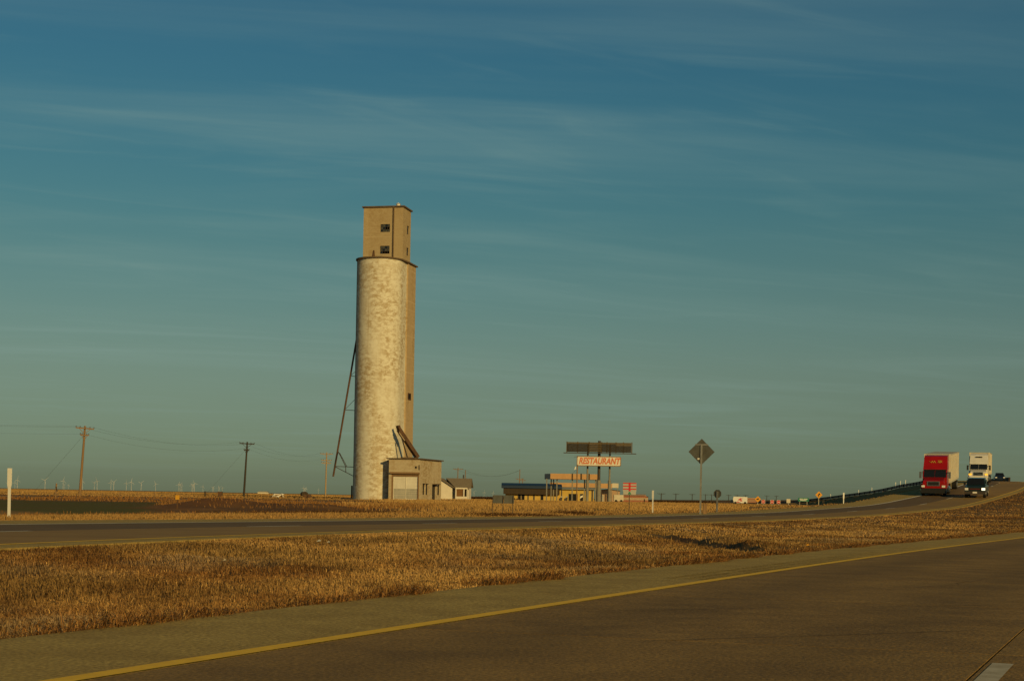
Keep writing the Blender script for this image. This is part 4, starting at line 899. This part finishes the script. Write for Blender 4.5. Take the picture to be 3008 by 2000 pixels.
MB().tube((0, 0, 0), (0, 0, 1.65), .09, .075, 8).build('shaft', M['wood'], t); MB().bar((.02, -.1, 1.35), (.16, -.1, .9), .07, .07).build('cleat', M['wood_dark'], t)
bpy.context.view_layer.update()
def wire(a, b, sag, label, r=.008):
    mb = MB(); n = 14; P = [a.lerp(b, i / n) - Vector((0, 0, sag * 4 * (i / n) * (1 - i / n))) for i in range(n + 1)]
    for i in range(n): mb.tube(P[i], P[i + 1], r, n=4, caps=False)
    mb.build('power_line', M['wire'], label=label, cat='power line', group='power lines between the poles')
def tip(p, hh, f, dx): return p.matrix_world @ Vector((dx, -.2, hh * f + .5))
for i, (f, dx) in enumerate(((.965, -1.0), (.965, 1.0), (.86, 0))):
    a = tip(*PL[0], f, dx * .95); b = tip(*PL[1], f, dx); c = tip(*PL[2], f, dx)
    wire(Vector((a.x - 60, a.y - 60, a.z - .1)), a, .8, 'thin wire running from the tan pole out past the farm track'); wire(a, b, 1.1, 'thin wire slung between the tan pole and the dark pole'); wire(b, c, 1.3, 'thin wire slung between the dark pole and the pale pole')
for dx in (-1.3, 1.2): wire(tip(*PL[3], .95, dx), tip(*PL[5], .95, 0), 2.2, 'thin sagging wire from the house pole to the station pole', .02)
for P_, off, h0 in ((PL[0], (-5.2, -3), 0), (PL[1], (-6.5, 2), 0)):
    a = tip(P_[0], P_[1], .84, -.1); g_ = Vector((a.x + off[0], a.y + off[1], 0)); g_.z = gz(g_.x, g_.y); wire(a, g_, 0, 'slanting guy wire anchoring the pole to the ground', .009)

# ------------------------------------------------------------------ things in the field
FY = 225; x = atx(630, FY); z = gz(x, FY); t = thing('stock_gate', 'dark livestock gate frames standing in the stubble left of the dark pole', 'gate', (x, FY, z), 0)
kf = FY / F
for u in (601, 604, 641, 651, 653, 726): MB().box((u - 630) * kf - .05, (u - 630) * kf + .05, -.05, .05, -.2, .82 if u != 726 else .6).build('post', M['wood_dark'], t)
for q in (.2, .5, .76): MB().box((604 - 630) * kf, (652 - 630) * kf, -.085, -.055, q, q + .03).build('rail', M['rust'], t)
MB().box((640 - 630) * kf, (652 - 630) * kf, -.12, -.088, .05, .78).build('gate_panel', M['rust'], t)
MB().box((655 - 630) * kf, (725 - 630) * kf, -.02, .0, .55, .58).build('wire_strand', M['wire'], t)
FY = 240; x = atx(817, FY); z = gz(x, FY); t = thing('white_pipe_rack', 'white bent pipe rack lying in the stubble beside the dark pole', 'pipe rack', (x, FY, z), 0); kf = FY / F
for (a, b) in (((-17, 0), (-12, 10)), ((-12, 10), (-9, 0)), ((-9, 1), (3, 5)), ((0, 1), (10, 11)), ((10, 11), (17, 9)), ((12, 9), (16, 0)), ((-12, 10), (10, 8))):
    MB().bar((a[0] * kf, -.1, a[1] * kf + .03), (b[0] * kf, .1, b[1] * kf + .03), .1, .1).build('pipe', M['white'], t)
FY = 238; x = atx(899, FY); z = gz(x, FY); t = thing('rusty_machine', 'rusty abandoned farm machine standing in the weeds left of the elevator', 'farm machine', (x, FY, z), .4)
MB().prism([(-.75, .35), (.1, .3), (.2, .8), (-.1, 1.0), (-.6, .95), (-.8, .7)], -.4, .4, 'y').build('hopper', M['brown_dark'], t)
MB().prism([(.1, .1), (.8, .05), (.6, .55), (.2, .65)], -.35, .35, 'y').build('body', M['rust'], t)
for sx in (-.3, .5): MB().tube((sx, -.45, .28), (sx, -.36, .28), .3, n=14).build('wheel', M['rust'], t)
MB().bar((.7, 0, .3), (1.3, -.1, .05), .08, .08).build('drawbar', M['rust'], t)
x = atx(772, 1500); t = thing('distant_barn', 'tiny pale barn on the horizon right of the dark pole', 'barn', (x, 1500, .1), 0)
MB().box(-5, 5, 0, 8, 0, 1.6).build('wall', M['offwhite'], t); MB().prism([(-5.3, 1.6), (5.3, 1.6), (3.5, 2.6), (-3.5, 2.6)], -.3, 8.3, 'y').build('roof', M['grey_fascia'], t)
for i, u in enumerate((205, 300, 352, 405, 455)):
    x = atx(u, 172); z = gz(x, 172); o = MB().tube((0, 0, -.2), (0, 0, .75 if i != 1 else .55), .06, .05, 6).build('fence_post', M['wood'], label='short wooden fence post along the farm track', cat='fence post', group='fence posts along the farm track'); o.location = (x, 172, z)
# litter
for (u, v, c, lab, s_) in ((664, 1647, 'offwhite', 'scrap of white paper litter in the median grass', .025), (940, 1578, 'greypale', 'crumpled pale litter near the far yellow line', .045), (968, 1584, 'greypale', 'small flattened pale litter near the far yellow line', .035), (2375, 1617, 'signyellow', 'small yellow scrap at the near shoulder edge', .04)):
    zz0 = 0.; 
    for it in range(4):
        yp = -(u - PW / 2) * sR + (v - HORIZON_V) * cR; Yd = F * (H - zz0) / yp; xx = atx(u, Yd); zz0 = gz(xx, Yd) + .08
    MB().add([(-s_, -s_ * .3, 0), (s_ * .8, -s_ * .5, .01), (s_ * .6, s_ * .5, s_ * .5), (-s_ * .5, s_ * .4, s_ * .3), (0, 0, s_ * .8)], [(0, 1, 4), (1, 2, 4), (2, 3, 4), (3, 0, 4), (3, 2, 1, 0)]).build('litter', M[c], label=lab, cat='litter').location = (xx, Yd, zz0)

# ------------------------------------------------------------------ wind turbines on the horizon
TM = []
for k in range(6):
    mb = MB(); mb.tube((0, 0, 0), (0, 0, 80), 2.4, 1.5, 8); mb.box(-2, 2, -4.5, 6, 79, 83)
    a0 = random.uniform(0, 2.1)
    for j in range(3):
        a = a0 + j * 2 * math.pi / 3; d = Vector((math.sin(a), 0, math.cos(a))); c0 = Vector((0, -5.2, 81)); q = d.cross(Vector((0, 1, 0)))
        mb.add([c0 + q * 1.2, c0 - q * .6, c0 + d * 12 + q * 2.0, c0 + d * 12 - q * .6, c0 + d * 40 + q * .3, c0 + d * 40 - q * .2, c0 + d * 12 + Vector((0, .8, 0))], [(0, 2, 3, 1), (2, 4, 5, 3), (0, 6, 2), (2, 6, 4)])
    mb.tube((0, -6, 81), (0, -4.5, 81), .6, 1.6, 8); TM.append(mb.mesh('wind_turbine', M['turbine']))
tl = [(52, 36), (107, 42), (124, 62), (324, 63), (412, 32), (455, 64), (467, 34), (494, 30), (595, 62), (680, 52), (700, 64), (800, 56), (820, 60), (911, 55), (947, 62), (1018, 56), (1122, 52), (1290, 50), (1300, 50), (1312, 50), (1385, 48), (1393, 50), (1403, 58), (1464, 40), (1535, 34), (1541, 30), (1575, 34), (1582, 32), (1605, 33), (2190, 42), (2198, 38), (2207, 38), (2298, 20)]
for i, (zx, hp) in enumerate(tl):
    u = zx / 2.457; D = min(F * 80 / (hp / 2.457), 29000); o = put('wind_turbine', TM[i % 6], loc=(atx(u, D), D, -.5), label='pale wind turbine standing on the far horizon left of the elevator', cat='wind turbine', group='wind turbines on the horizon'); o.rotation_euler = (0, 0, random.uniform(-.5, .9))
for i, u in enumerate((1392, 1422, 1448)):
    o = put('wind_turbine', TM[i], loc=(atx(u, 26000), 26000, -.5), label='pale wind turbine on the horizon between house and station', cat='wind turbine', group='wind turbines behind the station'); o.rotation_euler = (0, 0, .4)

# ------------------------------------------------------------------ vehicles
def wheel(parent, x, y, r, w, side):
    t = MB().tube((x - side * w / 2, y, r), (x + side * w / 2, y, r), r, n=18).build('wheel', M['tyre'], parent)
    MB().tube((x + side * (w / 2 + .002), y, r), (x + side * (w / 2 + .03), y, r), r * .55, r * .5, 12).build('rim', M['rim'], t)
def loft_x(mb, prof, w, taper):
    """side profile (y,z) extruded over width w(z) so the sides lean in towards the top"""
    n = len(prof); zs = [z for _, z in prof]; z0, z1 = min(zs), max(zs)
    def hw(z): return w / 2 * (1 - taper * (z - z0) / max(z1 - z0, .01))
    P = [(-hw(z), y, z) for y, z in prof] + [(hw(z), y, z) for y, z in prof]
    mb.add(P, [tuple(range(n))[::-1], tuple(range(n, 2 * n))] + [(i, (i + 1) % n, n + (i + 1) % n, n + i) for i in range(n)]); return mb
def place(t, P, d, s, dpsi=0., slen=5.):
    p = rp(P, s, d); psi = heading(P, s); z2 = rp(P, s + slen, d).z; z1 = rp(P, s, d).z
    t.location = (p.x, p.y, p.z + .005); t.rotation_euler = (-math.atan2(z2 - z1, slen), 0, math.pi - psi - dpsi)
def semi(label, body, style):
    t = thing('semi_truck', label, 'truck')
    # hood, cab, sleeper with roof fairing; y forward
    loft_x(MB(), [(0, .76), (.02, 1.3), (-.12, 1.48), (-.5, 1.58), (-1.95, 1.78), (-1.95, .76)], 2.15, .12).build('hood', body, t)
    loft_x(MB(), [(-1.952, .72), (-1.952, 1.76), (-2.45, 2.52), (-4.95, 2.55), (-4.95, .72)], 2.42, .05).build('cab', body, t)
    fz = 3.98 if style == 'red' else 3.85
    loft_x(MB(), [(-2.45, 2.525), (-2.55, 2.7), (-3.4, fz - .12), (-3.9, fz), (-4.95, fz), (-4.95, 2.555)], 2.38, .06).build('roof_fairing', body, t)
    mb = MB(); a = Vector((0, -1.97, 1.79)); b = Vector((0, -2.44, 2.50)); nrm = Vector((0, .82, .57)) * .03
    for sx in (-1, 1):
        w = MB(); q = [Vector((sx * .02, 0, 0)) + a + nrm, Vector((sx * 1.1, 0, 0)) + a + nrm, Vector((sx * 1.06, 0, 0)) + b + nrm, Vector((sx * .02, 0, 0)) + b + nrm]
        q2 = [v - nrm * .9 for v in q]; w.add(q + q2, [(0, 1, 2, 3) if sx > 0 else (3, 2, 1, 0), (4, 5, 1, 0), (5, 6, 2, 1), (6, 7, 3, 2), (7, 4, 0, 3)]); w.build('windshield', M['glass_dark'], t)
        MB().box(sx * 1.20 - .012, sx * 1.20 + .02 * (sx > 0) + .012 - .03 * (sx < 0), -3.25, -2.5, 1.8, 2.42).build('side_window', M['glass_dark'], t)
    MB().box(-1.1, 1.1, -2.55, -2.34, 2.50, 2.58).build('sun_visor', M['black_plastic'] if style == 'red' else body, t)
    # grille
    g = MB().box(-.62, .62, .022, .06, 1.0, 1.46).build('grille', M['chrome'], t)
    MB().box(-.52, .52, .062, .08, 1.07, 1.39).build('grille_mesh', M['black_plastic'], g)
    if style == 'white': MB().bar((-.5, .1, 1.08), (.5, .1, 1.38), .03, .06).build('grille_bar', M['chrome'], g)
    MB().box(-1.2, 1.2, -.3, .12, .28, .77).build('bumper', M['black_plastic'] if style == 'red' else body, t)
    for sx in (-1, 1):
        h_ = MB().box(sx * .98 - .16, sx * .98 + .16, -.2, .05, .86, 1.06).build('headlight', M['lamp'], t)
        if style == 'white': MB().box(sx * 1.02 - .17, sx * 1.02 + .17, -.12, .06, 1.06, 1.24).build('turn_signal', M['amber'], t)
        MB().box(sx * 1.03 - .22, sx * 1.03 + .22, -1.75, -.3, .7, 1.22).build('fender', body, t)
        mr = MB().box(sx * 1.42 - .11, sx * 1.42 + .11, -2.15, -2.0, 1.7, 2.35).build('mirror', M['chrome' if style == 'red' else 'black_plastic'], t)
        MB().bar((sx * 1.15, -2.2, 2.25), (sx * 1.4, -2.1, 2.25), .05, .05).build('mirror_arm', M['black_plastic'], mr)
        MB().tube((sx * 1.12, -4.95 + .9, .62), (sx * 1.12, -2.6, .62), .32, n=12).build('fuel_tank', M['chrome'], t)
        wheel(t, sx * 1.04, -1.1, .52, .3, sx)
        for y in (-5.6, -6.9, -19.2, -20.5): wheel(t, sx * .98, y, .52, .5, sx)
    MB().box(-.45, .45, -7.6, -4.95, .75, 1.05).build('chassis', M['black_plastic'], t)
    # trailer
    tr = MB().box(-1.3, 1.3, -21.6, -5.5, 1.18, 4.08).build('trailer_box', M['trailer'], t)
    for y in np.arange(-21.4, -5.6, .8):
        for sx in (-1, 1): MB().box(sx * 1.301 - (.02 if sx < 0 else 0), sx * 1.301 + (.02 if sx > 0 else 0), y, y + .06, 1.3, 3.98).build('rib', M['trailer'], tr)
    MB().box(-1.32, 1.32, -21.62, -5.48, 4.0, 4.1).build('top_rail', M['greypale'], tr); MB().box(-1.32, 1.32, -21.62, -5.48, 1.1, 1.24).build('bottom_rail', M['greypale'], tr)
    for sx in (-1, 1): MB().box(sx * 1.22 - .1, sx * 1.22 + .1, -5.495, -5.44, 1.18, 4.08).build('corner_post', M['offwhite'], tr)
    MB().box(-1.0, 1.0, -21, -18.6, .9, 1.1).build('bogie', M['black_plastic'], t)
    for sx in (-1, 1): MB().box(sx * .8 - .07, sx * .8 + .07, -9.6, -9.45, .35, 1.1).build('landing_leg', M['black_plastic'], t)
    return t
t = semi('red semi truck with high roof fairing hauling a cream box trailer', M['red_paint'], 'red')
# gold script on the fairing
mb = MB(); gp = mat('gold_script', (.6, .35, .05), .5)
def fpt(x, z): # point on the sloping fairing front
    f = (z - 2.7) / (3.86 - 2.7); return Vector((x, -2.55 - .85 * f + .03, z + .02))
for st in ([(-.62, 3.22), (-.5, 3.4), (-.42, 3.2), (-.3, 3.38), (-.2, 3.24)], [(.0, 3.2), (.14, 3.42), (.2, 3.22), (.36, 3.4), (.4, 3.22), (.62, 3.34)], [(-.65, 3.42), (-.2, 3.45)]):
    for i in range(len(st) - 1): mb.bar(fpt(*st[i]), fpt(*st[i + 1]), .05, .03)
mb.build('script_logo', gp, t)
place(t, far, -6.0, s_at_Y(far, -6.0, F / 29.5), -.115, 20.)
t = semi('white semi truck with lit amber lights following the red semi', M['white_truck'], 'white')
MB().box(-.42, .42, -3.42, -3.0, 3.38, 3.52).build('fairing_vent', M['hole'], t)
place(t, far, -6.3, s_at_Y(far, -6.3, F / 22.3), 0., 20.)
# dark pickup
t = thing('pickup_truck', 'dark green pickup with a white front plate beside the red semi', 'pickup')
bm = M['car_dark']
loft_x(MB(), [(0, .5), (.02, .95), (-.12, 1.12), (-1.35, 1.2), (-5.4, 1.22), (-5.4, .5)], 1.96, .05).build('body', bm, t)
loft_x(MB(), [(-1.3, 1.2), (-2.05, 1.84), (-3.7, 1.86), (-4.0, 1.22)], 1.78, .14).build('cab', bm, t)
w = MB(); w.add([(-.78, -1.30, 1.25), (.78, -1.30, 1.25), (.68, -1.98, 1.82), (-.68, -1.98, 1.82), (-.78, -1.4, 1.25), (.78, -1.4, 1.25), (.68, -2.08, 1.82), (-.68, -2.08, 1.82)], [(0, 1, 2, 3), (0, 4, 5, 1), (1, 5, 6, 2), (2, 6, 7, 3), (3, 7, 4, 0)]); w.build('windshield', M['glass_dark'], t)
g = MB().box(-.55, .55, .005, .05, .72, 1.02).build('grille', M['black_plastic'], t); MB().box(-.5, .5, .052, .07, .86, .9).build('grille_bar', mat('dull_red_badge', (.2, .02, .01), .6), g)
MB().box(-.98, .98, -.2, .14, .38, .66).build('bumper', M['dark_steel'], t); MB().box(-.2, .2, .142, .16, .47, .62).build('licence_plate', M['white'], t)
for sx in (-1, 1):
    MB().box(sx * .78 - .16, sx * .78 + .16, -.1, .045, .76, .98).build('headlight', M['headlit' if sx < 0 else 'lamp'], t)
    MB().box(sx * 1.08 - .1, sx * 1.08 + .1, -1.75, -1.65, 1.2, 1.4).build('mirror', M['black_plastic'], t)
    MB().box(sx * .88 - .03, sx * .88 + .03, -3.4, -2.1, 1.3, 1.7).build('side_window', M['glass_dark'], t)
    for y in (-.95, -4.5): wheel(t, sx * .84, y, .39, .26, sx)
place(t, far, -1.5, s_at_Y(far, -1.5, F / 30.5), -.1)
# cars on the far side of the overpass
def car(label, body, P, d, s, glass='glass_dark'):
    t = thing('car', label, 'car')
    loft_x(MB(), [(0, .25), (.02, .62), (-.15, .78), (-1.2, .9), (-4.1, .95), (-4.45, .85), (-4.5, .3)], 1.78, .08).build('body', body, t)
    loft_x(MB(), [(-1.15, .9), (-1.95, 1.4), (-3.2, 1.42), (-4.0, .95)], 1.55, .2).build('cabin', M[glass], t)
    loft_x(MB(), [(-1.9, 1.405), (-1.95, 1.43), (-3.2, 1.45), (-3.25, 1.41)], 1.25, .02).build('roof', body, t)
    for sx in (-1, 1):
        MB().box(sx * .65 - .15, sx * .65 + .15, -.06, .04, .55, .72).build('headlight', M['lamp'], t)
        for y in (-.85, -3.5): wheel(t, sx * .78, y, .32, .2, sx)
    place(t, P, d, s); return t
car('pale car driving down the distant side of the overpass', M['white_truck'], far, -5.5, s_at_u(far, -5.5, 2600, 330, 640))
car('dark blue car cresting the overpass behind the white semi', M['car_blue'], far, -1.75, s_at_Y(far, -1.75, 268))
# white van and red striped trailer on the frontage road
VY = 470; x = atx(2172, VY); z = gz(x, VY); t = thing('delivery_van', 'white van with red graphic on the distant frontage road', 'van', (x, VY, z), math.radians(-8)); kv = VY / F
MB().prism([(-1.6, .35), (2.35, .3), (2.35, 2.15), (-1.75, 2.2), (-1.95, 1.3)], 0, 2.0, 'y').build('body', M['white'], t)
MB().prism([(-2.7, .45), (-1.62, .4), (-1.97, 1.28), (-2.3, 1.3), (-2.65, 1.0)], .05, 1.95, 'y').build('nose', M['car_blue'], t)
MB().prism([(-.6, 1.2), (.3, 1.75), (1.1, 1.7), (.4, 1.4), (1.0, .9), (.2, .75), (.4, 1.1)], -.02, -.002, 'y').build('red_graphic', M['signred'], t)
MB().prism([(-1.2, .5), (.4, .45), (-.4, .8)], -.02, -.002, 'y').build('lower_graphic', M['signred'], t)
for a in (-1.2, 1.7): MB().tube((a, .25, .35), (a, -.03, .35), .36, n=14).build('wheel', M['tyre'], t)
x = atx(2209, VY + 8); z = gz(x, VY + 8); t = thing('striped_trailer', 'low trailer with faded red and white stripes behind the white van', 'trailer', (x, VY + 8, z), math.radians(-8))
for j in range(6): MB().box(-1.45, 1.35 + .2 * (j % 2), 0, .06, .45 + j * .25, .67 + j * .25).build('side_board', pm[j % 2] if j % 2 == 0 else M['pinkwall'], t)
MB().box(-1.4, 1.3, .065, 2, .42, 1.9).build('body', M['brown_dark'], t)
for a in (-.6, .4): MB().tube((a, .3, .33), (a, .02, .33), .33, n=14).build('wheel', M['tyre'], t)
# guardrail along the overpass
grl = thing('guardrail', 'dark solid guardrail following the outer edge of the overpass', 'guardrail', (0, 0, 0))
for s in np.arange(250, 640, 8.0):
    a, b = rp(far, s, -10.9, 0), rp(far, s + 7.95, -10.9, 0); mb = MB()
    mb.bar(a + Vector((0, 0, .36)), b + Vector((0, 0, .36)), .12, .74); mb.build('rail', M['dark_steel'], grl)
    p = rp(far, s + .2, -11.05, 0); MB().box(p.x - .07, p.x + .07, p.y - .07, p.y + .07, p.z - .6, p.z + .7).build('post', M['wood_dark'], grl)
# parapet hump on the inner side of the crest
pp = thing('bridge_parapet', 'dark low bridge parapet on the crest behind the vehicles', 'parapet', (0, 0, 0))
for s in np.arange(285, 330, 5.0):
    a, b = rp(far, s, 1.6, 0), rp(far, s + 4.95, 1.6, 0); MB().bar(a + Vector((0, 0, .35)), b + Vector((0, 0, .35)), .3, 1.1).build('panel', M['brown_dark'], pp)
